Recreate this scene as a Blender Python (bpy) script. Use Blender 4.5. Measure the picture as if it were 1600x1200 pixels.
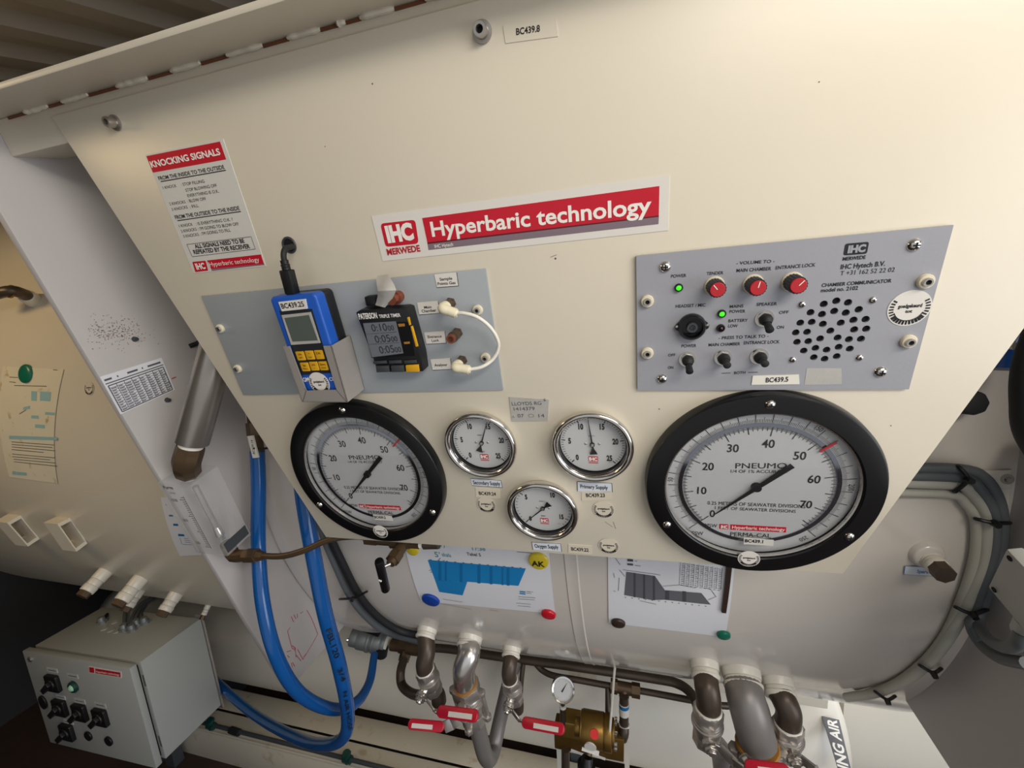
import bpy, bmesh, math, random
from mathutils import Matrix, Vector
random.seed(7)
for o in list(bpy.data.objects): bpy.data.objects.remove(o)
SC = bpy.context.scene; COL = SC.collection
PI = math.pi; R = math.radians

# ------------------------------------------------------------------ camera, world, lights
CAMZ = 1.75                                    # lens height above the floor; camera over the world origin
F, CX, CY = 662.0, 800.0, 600.0                # focal length and centre in pixels of the 1600x1200 frame
W = Matrix(((0.9645068666, -0.0185516320, -0.2634052794),
            (0.2566827775, -0.1682391390, 0.9517402712),
            (-0.0619714127, -0.9855716255, -0.1575059204)))   # rows: world axes in lens axes (right, down, ahead)
cam = bpy.data.objects.new('camera', bpy.data.cameras.new('camera')); COL.objects.link(cam)
rt, dn, ah = W.col[0], W.col[1], W.col[2]
M = Matrix((( rt[0], -dn[0], -ah[0], 0), (rt[1], -dn[1], -ah[1], 0), (rt[2], -dn[2], -ah[2], CAMZ), (0, 0, 0, 1)))
cam.matrix_world = M
cam.data.sensor_fit = 'HORIZONTAL'; cam.data.sensor_width = 36.0; cam.data.lens = F / 1600 * 36.0
cam.data.clip_start = 0.02; cam.data.clip_end = 200
SC.camera = cam
SC.view_settings.view_transform = 'Standard'; SC.view_settings.look = 'None'
SC.view_settings.gamma = 1.0; SC.view_settings.use_curve_mapping = False
SC.view_settings.exposure = 0.28
SC.cycles.use_denoising = True; SC.cycles.max_bounces = 8

wd = bpy.data.worlds.new('daylight'); SC.world = wd; wd.use_nodes = True
nt = wd.node_tree; bg = nt.nodes['Background']
tc = nt.nodes.new('ShaderNodeTexCoord'); sx = nt.nodes.new('ShaderNodeSeparateXYZ'); rp = nt.nodes.new('ShaderNodeValToRGB')
mr = nt.nodes.new('ShaderNodeMapRange'); mr.inputs[1].default_value = -0.3; mr.inputs[2].default_value = 0.3
nt.links.new(tc.outputs['Generated'], sx.inputs[0]); nt.links.new(sx.outputs[2], mr.inputs[0]); nt.links.new(mr.outputs[0], rp.inputs[0])
e = rp.color_ramp.elements
e[0].position = 0.42; e[0].color = (0.52, 0.51, 0.50, 1); e[1].position = 0.56; e[1].color = (0.86, 0.92, 1.0, 1)
nt.links.new(rp.outputs[0], bg.inputs['Color']); bg.inputs['Strength'].default_value = 0.62

def area(name, loc, target, sx_, sy_, power, color):
    l = bpy.data.lights.new(name, 'AREA'); l.shape = 'RECTANGLE'; l.size = sx_; l.size_y = sy_; l.energy = power; l.color = color
    o = bpy.data.objects.new(name, l); COL.objects.link(o); o.location = loc
    d = Vector(target) - Vector(loc); o.rotation_euler = d.to_track_quat('-Z', 'Y').to_euler(); return o
area('ceiling_lamp_light', (0.80, -0.45, CAMZ + 0.57), (0.15, 0.5, CAMZ + 0.05), 1.1, 0.28, 13.0, (1.0, 0.935, 0.83))
area('entrance_daylight', (2.1, -0.35, CAMZ - 0.55), (-0.2, 0.75, CAMZ - 0.8), 1.3, 1.6, 19, (0.90, 0.93, 1.0))
area('cabin_lamp_glow', (-1.75, 0.05, CAMZ + 0.42), (-1.5, 0.8, CAMZ - 0.2), 0.5, 0.12, 2.4, (1.0, 0.72, 0.38))
area('rear_opening_daylight', (1.2, 2.06, CAMZ - 0.62), (0.85, 1.6, CAMZ - 1.3), 0.7, 0.5, 14, (0.94, 0.97, 1.0))

# ------------------------------------------------------------------ measuring helpers
S = 0.46452                                    # distance of the lens from the panel's plane
TILT = R(15.0)
PN = Vector((0, math.cos(TILT), math.sin(TILT)))   # into the panel
PR = Vector((1, 0, 0)); PU = Vector((0, -math.sin(TILT), math.cos(TILT)))
CAM = Vector((0, 0, CAMZ))
def Z(z): return z + CAMZ
def ray(u, v): return (W @ Vector((u - CX, v - CY, F))).normalized()
def at(u, v, y): d = ray(u, v); return CAM + d * (y / d.y)              # point with a given depth y
def onx(u, v, x): d = ray(u, v); return CAM + d * (x / d.x)
def onz(u, v, z): d = ray(u, v); return CAM + d * ((z - CAMZ) / d.z)
def pan(u, v, n=0.0):                          # panel coordinates (across, up), n metres proud of the panel
    d = ray(u, v); t = (S - n) / d.dot(PN); p = d * t
    return Vector((p.dot(PR), p.dot(PU)))
def PW(a, b, n=0.0): return CAM + PN * (S - n) + PR * a + PU * b
def ap(u, v, n=0.0): q = pan(u, v, n); return PW(q.x, q.y, n)
def PF(a, b, n=0.0, rot=0.0):                  # frame on the panel: x across, y up, z outwards
    p = PW(a, b, n); z = -PN
    m = Matrix(((PR.x, PU.x, z.x, p.x), (PR.y, PU.y, z.y, p.y), (PR.z, PU.z, z.z, p.z), (0, 0, 0, 1)))
    return m @ Matrix.Rotation(rot, 4, 'Z')
def wpx(px, P): return px * (P - CAM).length / F * 0.9   # metres that px pixels span at a point
XR = 0.484
YC, ZC, RC = 3.290 * XR, Z(-0.5253 * XR), 1.8467 * XR    # the chamber's axis and radius
XB, XP = -0.787, 0.504                          # the two collar plates
def cyl(u, v, off=0.0):                        # (along, angle) where a sight line meets the chamber
    d = ray(u, v); r = RC + off; zc = ZC - CAMZ
    a = d.y ** 2 + d.z ** 2; b = -2 * (d.y * YC + d.z * zc); c = YC ** 2 + zc ** 2 - r * r
    t = (-b - math.sqrt(max(0.0, b * b - 4 * a * c))) / (2 * a); p = d * t
    return p.x, math.atan2(p.z - zc, YC - p.y)
def cp(x, th, off=0.0): r = RC + off; return Vector((x, YC - r * math.cos(th), ZC + r * math.sin(th)))
def cw(u, v, off=0.0): return cp(*cyl(u, v, off), off)

# ------------------------------------------------------------------ materials
def lin(c): return tuple((x / 12.92 if x <= 0.04045 else ((x + 0.055) / 1.055) ** 2.4) for x in c)
def hexc(h): return lin(tuple(int(h[i:i + 2], 16) / 255 for i in (0, 2, 4)))
MATS = {}
def mat(name, h, rough=0.5, metal=0.0, vary=0.0, scale=8.0, bump=0.0, coat=0.0, spec=0.5, emit=0.0, dirt=None, bscale=None):
    m = bpy.data.materials.new(name); m.use_nodes = True; n = m.node_tree; b = n.nodes['Principled BSDF']
    c = hexc(h); b.inputs['Base Color'].default_value = (*c, 1); b.inputs['Roughness'].default_value = rough
    b.inputs['Metallic'].default_value = metal; b.inputs['Specular IOR Level'].default_value = spec
    b.inputs['Coat Weight'].default_value = coat
    if emit: b.inputs['Emission Color'].default_value = (*c, 1); b.inputs['Emission Strength'].default_value = emit
    if vary or bump or dirt:
        t = n.nodes.new('ShaderNodeTexCoord'); no = n.nodes.new('ShaderNodeTexNoise')
        no.inputs['Scale'].default_value = scale; no.inputs['Detail'].default_value = 6
        n.links.new(t.outputs['Object'], no.inputs['Vector'])
        if vary:
            mx = n.nodes.new('ShaderNodeMix'); mx.data_type = 'RGBA'
            mx.inputs[6].default_value = (*[x * (1 - vary) for x in c], 1); mx.inputs[7].default_value = (*[min(1, x * (1 + vary)) for x in c], 1)
            n.links.new(no.outputs['Fac'], mx.inputs[0]); out = mx.outputs[2]
            if dirt:
                n2 = n.nodes.new('ShaderNodeTexNoise'); n2.inputs['Scale'].default_value = scale * 3; n2.inputs['Detail'].default_value = 8
                n.links.new(t.outputs['Object'], n2.inputs['Vector'])
                r_ = n.nodes.new('ShaderNodeValToRGB'); r_.color_ramp.elements[0].position = 0.62; r_.color_ramp.elements[1].position = 0.72
                n.links.new(n2.outputs['Fac'], r_.inputs[0])
                m2 = n.nodes.new('ShaderNodeMix'); m2.data_type = 'RGBA'; n.links.new(r_.outputs[0], m2.inputs[0])
                n.links.new(out, m2.inputs[6]); m2.inputs[7].default_value = (*hexc(dirt), 1); out = m2.outputs[2]
            n.links.new(out, b.inputs['Base Color'])
        if bump:
            n3 = n.nodes.new('ShaderNodeTexNoise'); n3.inputs['Scale'].default_value = bscale or scale * 4; n3.inputs['Detail'].default_value = 3
            n.links.new(t.outputs['Object'], n3.inputs['Vector'])
            bp = n.nodes.new('ShaderNodeBump'); bp.inputs['Strength'].default_value = bump; bp.inputs['Distance'].default_value = 0.002
            n.links.new(n3.outputs['Fac'], bp.inputs['Height']); n.links.new(bp.outputs[0], b.inputs['Normal'])
    MATS[name] = m; return m
mat('cream_paint', 'dbd2bf', 0.36, vary=0.025, scale=5, bump=0.05, bscale=90, spec=0.45)
mat('white_paint', 'dcd6c9', 0.30, vary=0.03, scale=4, bump=0.05, bscale=30, spec=0.5)
mat('cool_lit_paint', 'd0c9c0', 0.13, vary=0.04, scale=3, bump=0.12, bscale=9, spec=0.6)  # the chamber's cream, with the cooler light on the main shell tinted in
mat('plate_paint', 'b8b3b0', 0.4, vary=0.03, scale=5, spec=0.4)
mat('grimy_paint', 'd2cab8', 0.42, vary=0.06, scale=5, bump=0.1, dirt='b8a98e')
mat('grey_paint', '9da2a6', 0.42, vary=0.03, scale=9, bump=0.06, bscale=260)
mat('cool_grey_paint', '9c9da4', 0.42, vary=0.03, scale=9, bump=0.06, bscale=260)
mat('box_grey', 'a8aaa6', 0.42, vary=0.03, scale=10, bump=0.08, bscale=180)
mat('light_grey_plastic', 'b9bab6', 0.5, vary=0.02)
mat('black_gloss', '0c0c0e', 0.28, spec=0.5, vary=0.2, scale=12)
mat('black_plastic', '111113', 0.45, vary=0.2, scale=20)
mat('black_rubber', '16171a', 0.65, vary=0.2, scale=20)
mat('hole_black', '040404', 0.9)
mat('dark_grey', '3b3f42', 0.45, vary=0.1, scale=20)
mat('cable_grey', '5d6265', 0.5, vary=0.1, scale=20)
mat('cable_pale', 'b3b1a6', 0.5, vary=0.05, scale=20)
mat('chrome', 'd9d6d0', 0.12, 1.0)
mat('steel', 'cdc9c3', 0.26, 0.9, vary=0.08, scale=30)
mat('brushed_steel', 'b0aaa2', 0.30, 0.85, vary=0.12, scale=25)
mat('cast_steel', 'c2bcb5', 0.34, 0.8, vary=0.15, scale=45, bump=0.15)
mat('galvanised', '8f9494', 0.5, 0.6, vary=0.15, scale=40)
mat('pipe_grey', '87827e', 0.42, 0.35, vary=0.08, scale=20)
mat('bronze', '5c4a36', 0.42, 0.5, vary=0.22, scale=30)
mat('dark_bronze', '53473d', 0.40, 0.45, vary=0.2, scale=30)
mat('brass', '8a6b35', 0.38, 0.8, vary=0.2, scale=25)
mat('pale_brass', 'b8954c', 0.35, 0.8, vary=0.15, scale=25)
mat('copper', 'a8624a', 0.35, 0.8, vary=0.2, scale=40)
mat('rust_stain', '8d7c69', 0.8)
mat('rust', '6b3f22', 0.85, vary=0.3, scale=60)
mat('amber_sealant', 'a8752f', 0.4)
mat('white_plastic', 'e6e2d6', 0.45, vary=0.02)
mat('nylon', 'e4dcc0', 0.5)
mat('ivory_plastic', 'ddd3bb', 0.5)
mat('paper', 'e2e2e6', 0.5, vary=0.02, scale=30, bump=0.15, bscale=25)
mat('old_paper', 'd8d0b8', 0.6, vary=0.08, scale=10, dirt='b49a6a', bump=0.3, bscale=20)
mat('sticker', 'e0dbd3', 0.35, vary=0.015, scale=20)
mat('grey_sticker', 'd3d0c8', 0.4)
mat('pale_label', 'd9dee6', 0.4)
mat('clear_film', 'd8cfbb', 0.34)
mat('ink', '17171a', 0.6)
mat('faint_ink', '55555a', 0.6)
mat('navy_ink', '14161f', 0.5)
mat('red_ink', 'b51f2b', 0.4)
mat('red_print', 'c3142b', 0.38)
mat('grey_print', '7f6f78', 0.4)
mat('dark_red_print', '5d0d18', 0.4)
mat('blue_print', '1c84c4', 0.4, vary=0.12, scale=16)
mat('blue_print_dark', '1470ab', 0.4)
mat('teal_ink', '2f8f9b', 0.5)
mat('pale_teal', '8fb5b8', 0.6)
mat('chart_grey', '66666c', 0.55)
mat('chart_dark', '4b4b52', 0.55)
mat('cell_grey', '8d8f98', 0.6)
mat('white_print', 'f0ece4', 0.45)
mat('dial_face', 'c9cac9', 0.5)
mat('dial_silver', 'b9babb', 0.42, 0.0)
mat('mirror_band', '9aa0ad', 0.06, 1.0)
mat('meter_blue', '1a55b4', 0.42, vary=0.05, scale=20)
mat('keypad_black', '1d2126', 0.5)
mat('key_yellow', 'dba417', 0.5)
mat('lcd', '565f58', 0.25)
mat('lcd_grey', '6d7178', 0.25)
mat('lcd_digit', '2c2f35', 0.5)
mat('pocket_steel', 'a39d97', 0.4, 0.25, vary=0.05, scale=25)
mat('tape_silver', 'b9b6b0', 0.42, 0.12, vary=0.08, scale=40, bump=0.2)
mat('knob_black', '1b1a1c', 0.5)
mat('knob_red', 'b8222b', 0.45)
mat('led_green', '36d21e', 0.3, emit=1.6)
mat('led_off', '2a1215', 0.25)
mat('magnet_yellow', 'd9c22d', 0.3); mat('magnet_blue', '14419c', 0.3); mat('magnet_red', 'c4172a', 0.3)
mat('magnet_green', '0f6a52', 0.3); mat('magnet_brown', '35261f', 0.4)
mat('hose_blue', '0e5296', 0.16, vary=0.08, scale=12, spec=0.6)
mat('grip_red', 'bb1530', 0.32)
mat('red_cap', 'e2281f', 0.4)
mat('green_fitting', '0d3b33', 0.4)
mat('lamp_green', 'a8d8b8', 0.25)
mat('floor_ply', '3a2a22', 0.7, vary=0.3, scale=9)
mat('sheet_metal', 'b0aaa0', 0.5, vary=0.12, scale=4)
mat('wall_paint', 'b9bcc4', 0.6, vary=0.05, scale=3)
mat('dark_wall', '2b2a2c', 0.7, vary=0.15, scale=4)
mat('post_paint', 'b5aca0', 0.5, vary=0.05)
mat('sign_dark', '3c3a3f', 0.5)
mat('ball_blue', '123c78', 0.28)
mat('whiteboard_red', 'b8404a', 0.5)
mat('bright_deck', 'e8e2d4', 0.5)
g = bpy.data.materials.new('window_glass'); g.use_nodes = True; n_ = g.node_tree; n_.nodes.remove(n_.nodes['Principled BSDF'])
tr = n_.nodes.new('ShaderNodeBsdfTransparent'); gl = n_.nodes.new('ShaderNodeBsdfGlossy'); gl.inputs['Roughness'].default_value = 0.02
fr = n_.nodes.new('ShaderNodeFresnel'); fr.inputs['IOR'].default_value = 1.5; mxs = n_.nodes.new('ShaderNodeMixShader')
ge = n_.nodes.new('ShaderNodeNewGeometry'); iv = n_.nodes.new('ShaderNodeMath'); iv.operation = 'SUBTRACT'; iv.inputs[0].default_value = 1.0; n_.links.new(ge.outputs['Backfacing'], iv.inputs[1])
ml = n_.nodes.new('ShaderNodeMath'); ml.operation = 'MULTIPLY'; n_.links.new(fr.outputs[0], ml.inputs[0]); n_.links.new(iv.outputs[0], ml.inputs[1]); n_.links.new(ml.outputs[0], mxs.inputs[0]); n_.links.new(tr.outputs[0], mxs.inputs[1]); n_.links.new(gl.outputs[0], mxs.inputs[2])
n_.links.new(mxs.outputs[0], n_.nodes['Material Output'].inputs[0]); MATS['window_glass'] = g
g2 = g.copy(); g2.name = 'acrylic'; k2 = g2.node_tree; df_ = k2.nodes.new('ShaderNodeBsdfDiffuse'); df_.inputs['Color'].default_value = (0.75, 0.75, 0.74, 1)
m3 = k2.nodes.new('ShaderNodeMixShader'); m3.inputs[0].default_value = 0.18; ou = k2.nodes['Material Output']; src = ou.inputs[0].links[0].from_socket
k2.links.new(src, m3.inputs[1]); k2.links.new(df_.outputs[0], m3.inputs[2]); k2.links.new(m3.outputs[0], ou.inputs[0]); MATS['acrylic'] = g2

# ------------------------------------------------------------------ mesh builder
def V(*a): return Vector(a)
class MB:
    def __init__(s): s.v = []; s.f = []
    def add(s, vs, fs):
        k = len(s.v); s.v += [Vector(p) for p in vs]; s.f += [tuple(i + k for i in f) for f in fs]; return s
    def box(s, c, d, M=None):
        c = Vector(c); h = Vector(d) / 2
        vs = [Vector((x, y, z)) for x in (-1, 1) for y in (-1, 1) for z in (-1, 1)]
        vs = [Vector((p.x * h.x, p.y * h.y, p.z * h.z)) + c for p in vs]
        if M is not None: vs = [M @ p for p in vs]
        return s.add(vs, [(0, 1, 3, 2), (4, 6, 7, 5), (0, 4, 5, 1), (2, 3, 7, 6), (0, 2, 6, 4), (1, 5, 7, 3)])
    def hexa(s, a, b):                         # two matching quads joined to a solid
        return s.add(list(a) + list(b), [(3, 2, 1, 0), (4, 5, 6, 7), (0, 1, 5, 4), (1, 2, 6, 5), (2, 3, 7, 6), (3, 0, 4, 7)])
    def cyl(s, p0, p1, r0, r1=None, seg=20, cap=True):
        r1 = r0 if r1 is None else r1; p0 = Vector(p0); p1 = Vector(p1); z = (p1 - p0).normalized()
        x = z.orthogonal().normalized(); y = z.cross(x); vs = []
        for p, r in ((p0, r0), (p1, r1)):
            for i in range(seg):
                t = 2 * PI * i / seg; vs.append(p + (x * math.cos(t) + y * math.sin(t)) * r)
        fs = [(i, (i + 1) % seg, seg + (i + 1) % seg, seg + i) for i in range(seg)]
        if cap: fs += [tuple(range(seg - 1, -1, -1)), tuple(range(seg, 2 * seg))]
        return s.add(vs, fs)
    def tube(s, pts, r, seg=12, smooth=6, cap=True):
        pts = [Vector(p) for p in pts]; rs = r if isinstance(r, (list, tuple)) else None
        if smooth and len(pts) > 2:
            q = [pts[0] * 2 - pts[1]] + pts + [pts[-1] * 2 - pts[-2]]; out = []; ro = []
            for i in range(1, len(q) - 2):
                for k in range(smooth):
                    t = k / smooth
                    out.append(0.5 * ((2 * q[i]) + (q[i + 1] - q[i - 1]) * t + (2 * q[i - 1] - 5 * q[i] + 4 * q[i + 1] - q[i + 2]) * t * t + (3 * q[i] - q[i - 1] - 3 * q[i + 1] + q[i + 2]) * t ** 3))
                    if rs: ro.append(rs[i - 1] * (1 - t) + rs[i] * t)
            out.append(pts[-1]); pts = out
            if rs: ro.append(rs[-1]); rs = ro
        n = len(pts); vs = []; fs = []; x = None
        for i, p in enumerate(pts):
            d = ((pts[min(i + 1, n - 1)] - pts[max(i - 1, 0)])).normalized()
            x = d.orthogonal() if x is None else x - d * x.dot(d)
            x = x.normalized(); y = d.cross(x); rr = rs[i] if rs else r
            for k in range(seg):
                t = 2 * PI * k / seg; vs.append(p + (x * math.cos(t) + y * math.sin(t)) * rr)
        for i in range(n - 1):
            for k in range(seg):
                fs.append((i * seg + k, i * seg + (k + 1) % seg, (i + 1) * seg + (k + 1) % seg, (i + 1) * seg + k))
        if cap: fs += [tuple(range(seg - 1, -1, -1)), tuple(range((n - 1) * seg, n * seg))]
        return s.add(vs, fs)
    def lathe(s, prof, seg=48, M=None, closed=False):
        vs = []; fs = []; m = len(prof)
        for i in range(seg):
            t = 2 * PI * i / seg
            for r, z in prof: vs.append(Vector((r * math.cos(t), r * math.sin(t), z)))
        if M is not None: vs = [M @ p for p in vs]
        for i in range(seg):
            j = (i + 1) % seg
            for k in range(m if closed else m - 1):
                l = (k + 1) % m; fs.append((i * m + k, j * m + k, j * m + l, i * m + l))
        return s.add(vs, fs)
    def prism(s, poly, z0, z1, M=None):
        n = len(poly); vs = [Vector((p[0], p[1], z0)) for p in poly] + [Vector((p[0], p[1], z1)) for p in poly]
        if M is not None: vs = [M @ p for p in vs]
        return s.add(vs, [tuple(range(n - 1, -1, -1)), tuple(range(n, 2 * n))] + [(i, (i + 1) % n, n + (i + 1) % n, n + i) for i in range(n)])
    def flat(s, poly, z=0.0):
        return s.add([Vector((p[0], p[1], z)) for p in poly], [tuple(range(len(poly)))])
    def grid(s, c, nu, nv, z=0.0):             # bilinear sheet, corners counter-clockwise from lower start
        a, b, d, e_ = [Vector((p[0], p[1])) for p in c]; vs = []
        for j in range(nv + 1):
            for i in range(nu + 1):
                u = i / nu; w = j / nv; p = (a * (1 - u) + b * u) * (1 - w) + (e_ * (1 - u) + d * u) * w
                vs.append(Vector((p.x, p.y, z)))
        return s.add(vs, [(j * (nu + 1) + i, j * (nu + 1) + i + 1, (j + 1) * (nu + 1) + i + 1, (j + 1) * (nu + 1) + i) for j in range(nv) for i in range(nu)])
    def stroke(s, p, q, w, z=0.0):             # a drawn line
        p = Vector((p[0], p[1])); q = Vector((q[0], q[1])); d = (q - p).normalized(); n = Vector((-d.y, d.x)) * w / 2
        return s.flat([p - n, q - n, q + n, p + n], z)
    def path(s, pts, w, z=0.0):
        for a, b in zip(pts[:-1], pts[1:]): s.stroke(a, b, w, z)
        return s
    def text(s, body, p, q, h, z=0.0, bold=0.0, slant=0.0):   # baseline p to q, capital height h
        vs, fs, w = glyphs(body, bold); p = Vector((p[0], p[1])); q = Vector((q[0], q[1])); d = q - p; L = d.length; e1 = d / L; e2 = Vector((-e1.y, e1.x))
        out = []
        for x, y in vs:
            t = p + e1 * (x / w * L + slant * y / 0.682 * h) + e2 * (y / 0.682 * h); out.append(Vector((t.x, t.y, z)))
        return s.add(out, fs)
    def ctext(s, body, c, h, z=0.0, bold=0.0, squeeze=1.0, ang=0.0, slant=0.0):
        vs, fs, w = glyphs(body, bold); L = w * h / 0.682 * squeeze; c = Vector((c[0], c[1])); e1 = Vector((math.cos(ang), math.sin(ang))); e2 = Vector((-e1.y, e1.x))
        return s.text(body, c - e1 * L / 2 - e2 * h / 2, c + e1 * L / 2 - e2 * h / 2, h, z, bold, slant)
    def warp(s, fn): s.v = [Vector(fn(p)) for p in s.v]; return s
    def shift(s, k, M):
        s.v[k:] = [M @ p for p in s.v[k:]]; return s
    def build(s, name, m, parent=None, bevel=0.0, sharp=35, seg=2, recalc=True):
        me = bpy.data.meshes.new(name); me.from_pydata([tuple(p) for p in s.v], [], s.f)
        bm = bmesh.new(); bm.from_mesh(me)
        if recalc: bmesh.ops.recalc_face_normals(bm, faces=bm.faces)
        if bevel:
            ed = [e_ for e_ in bm.edges if len(e_.link_faces) == 2 and e_.calc_face_angle(0) > R(30)]
            bmesh.ops.bevel(bm, geom=ed, offset=bevel, segments=seg, affect='EDGES', profile=0.5, clamp_overlap=True)
        bm.to_mesh(me); bm.free(); me.shade_smooth(); me.set_sharp_from_angle(angle=R(sharp))
        me.materials.append(MATS[m]); o = bpy.data.objects.new(name, me); COL.objects.link(o)
        if parent is not None: o.parent = parent
        return o
_FONT = bpy.data.curves.new('lettering', 'FONT'); _FO = bpy.data.objects.new('lettering', _FONT); _GC = {}
def glyphs(body, bold=0.0):
    k = (body, bold)
    if k not in _GC:
        _FONT.body = body; _FONT.size = 1; _FONT.resolution_u = 3; _FONT.offset = bold
        _FO.to_mesh_clear(); me = _FO.to_mesh(); xs = [v.co.x for v in me.vertices]; x0 = min(xs)
        _GC[k] = ([(v.co.x - x0, v.co.y) for v in me.vertices], [tuple(f.vertices) for f in me.polygons], max(xs) - x0)
    return _GC[k]
def thing(name, label, cat, M=None, group=None):
    o = bpy.data.objects.new(name, None); COL.objects.link(o); o.empty_display_size = 0.02
    o.matrix_world = M if M is not None else Matrix()
    o['label'] = label; o['category'] = cat
    if group: o['group'] = group
    return o
def tag(o, label, cat, group=None):
    o['label'] = label; o['category'] = cat
    if group: o['group'] = group
    return o
def lab(o, label): o['label'] = label; return o
def struct(o): o['kind'] = 'structure'; return o
def rrect(x0, y0, x1, y1, r, n=5):
    out = []
    for cx_, cy_, a in ((x1 - r, y1 - r, 0), (x0 + r, y1 - r, 90), (x0 + r, y0 + r, 180), (x1 - r, y0 + r, 270)):
        for i in range(n + 1): t = R(a + 90 * i / n); out.append((cx_ + r * math.cos(t), cy_ + r * math.sin(t)))
    return out
def disc(c, r, n=32): return [(c[0] + r * math.cos(2 * PI * i / n), c[1] + r * math.sin(2 * PI * i / n)) for i in range(n)]
def T(x, y, z=0.0): return Matrix.Translation((x, y, z))

# ------------------------------------------------------------------ the setting
mb = MB(); mb.box((0, 1.2, -0.03), (7, 4.0, 0.06)); struct(mb.build('floor', 'floor_ply'))
rd = ray(880, 265); RS = rd.z / rd.y                                # the roof sheet climbs away from the lens
mb = MB(); PITCH = 0.253; H0 = Z(0.575); y0, y1 = 0.22, 3.2
prof = []; x = -3.5 + 0.055
while x < 3.6:
    prof += [(x, 0.0), (x + PITCH * 0.30, 0.0), (x + PITCH * 0.42, 0.034), (x + PITCH * 0.88, 0.034)]; x += PITCH
vs = []
for px, dz in prof: vs += [(px, y0, H0 + y0 * RS + dz), (px, y1, H0 + y1 * RS + dz)]
mb.add(vs, [(2 * i, 2 * i + 2, 2 * i + 3, 2 * i + 1) for i in range(len(prof) - 1)])
mb.box((0, -0.46, Z(0.69)), (7, 1.36, 0.03))
struct(mb.build('ceiling', 'sheet_metal', sharp=20, recalc=False))
mb = MB(); mb.box((-2.9, 0.6, 1.55), (0.06, 5.2, 3.3)); struct(mb.build('wall_left', 'dark_wall'))
mb = MB(); mb.box((-1.1, 3.0, 1.55), (3.6, 0.06, 3.3)); mb.box((2.7, 3.0, 1.55), (0.8, 0.06, 3.3)); mb.box((1.5, 3.0, 2.6), (1.7, 0.06, 1.2))
struct(mb.build('wall_back', 'dark_wall'))
mb = MB(); mb.box((-1.95, -1.1, 1.2), (1.9, 0.06, 2.4)); mb.box((0.9, -1.1, 2.38), (3.8, 0.06, 0.08))
struct(mb.build('wall_front', 'sheet_metal'))

# ------------------------------------------------------------------ pressure chamber
ch = thing('pressure_chamber', 'long cream-painted pressure chamber lying behind the gauge panel', 'pressure chamber', T(0, YC, 0))
def chl(p): return Vector(p) - V(0, YC, 0)
AX = Matrix(((0, 0, 1, 0), (-1, 0, 0, 0), (0, -1, 0, 0), (0, 0, 0, 1)))
SHM = T(0, 0, ZC) @ Matrix.Rotation(PI / 2, 4, 'Y')
mb = MB(); mb.lathe([(0.0, -2.75), (RC * 0.6, -2.68), (RC * 0.9, -2.5), (RC, -2.3), (RC, XB)], 160, SHM)
mb.build('end_shell', 'cream_paint', ch, recalc=True)
mb = MB(); mb.lathe([(RC, XB), (RC, 0.56), (RC * 0.9, 0.66), (RC * 0.6, 0.74), (0, 0.78)], 160, SHM)
mb.build('main_shell', 'cool_lit_paint', ch)
mb = MB(); xw = -0.107
mb.lathe([(RC - 0.002, xw - 0.017), (RC + 0.0016, xw - 0.012), (RC + 0.0010, xw - 0.006), (RC + 0.0010, xw + 0.004), (RC + 0.0018, xw + 0.010), (RC - 0.002, xw + 0.015)], 160, SHM)
mb.build('weld_seam', 'cool_lit_paint', ch)
mb = MB(); mb.lathe([(RC - 0.002, XB + 0.006), (RC + 0.006, XB + 0.010), (RC + 0.002, XB + 0.028), (RC - 0.002, XB + 0.034)], 160, SHM)
mb.build('junction_bead', 'plate_paint', ch)
def toPB(p):                                                        # world point to (up, out) in the panel's frame
    d = Vector(p) - CAM; return V(d.dot(PU), S - d.dot(PN))
def collar(x, name, low_front, low_back_z, sgn, th=0.012):
    f1 = toPB(low_front); n_top = 0.042
    pts = [PW(x, 0.176, n_top), PW(x, f1.x, f1.y), V(x, 1.30, low_back_z), V(x, 1.9, low_back_z), V(x, 1.9, Z(0.55)), PW(x, 0.176, -0.55)]
    o = MB(); a = [chl(p) for p in pts]; b = [p + V(sgn * th, 0, 0) for p in a]; n = len(a)
    o.add(a + b, [tuple(range(n)), tuple(range(2 * n - 1, n - 1, -1))] + [(i, (i + 1) % n, n + (i + 1) % n, n + i) for i in range(n)])
    return o.build(name, 'plate_paint', ch, bevel=0.0015)
lf = onx(450, 1080, XB); lab(collar(XB, 'collar_plate', lf, lf.z + 0.012, -1), 'plate with a rust-speckled face and a thin front edge')
rf = onx(1492, 1200, XP); rb = onx(1427, 1090, XP)
lab(collar(XP, 'collar_plate', PW(XP, toPB(rf).x, 0.03), rb.z + 0.01, 1), 'plate beside the junction box')
# speckled rust on the left collar plate, a few drilled screws
mb = MB()
for i in range(260):
    u = random.gauss(178, 26); v = random.gauss(518, 12) + (u - 178) * 0.08
    if not (136 < u < 250 and 488 < v < 560): continue
    p = onx(u, v, XB) + V(0.0006, 0, 0); p = chl(p); a = random.uniform(0.0004, 0.0012); b = random.uniform(0.0003, 0.0007)
    mb.add([p + V(0, -a, -b), p + V(0, a, -b), p + V(0, a * 0.6, b), p + V(0, -a, b)], [(0, 1, 2, 3)])
mb.build('rust_speck', 'rust_stain', ch)
for u, v in ((210, 530), (261, 625)):
    p = chl(onx(u, v, XB)); o = MB(); o.cyl(p, p + V(0.006, 0, 0), 0.0045, 0.003, 12); o.build('rivet', 'dark_grey', ch)
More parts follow.
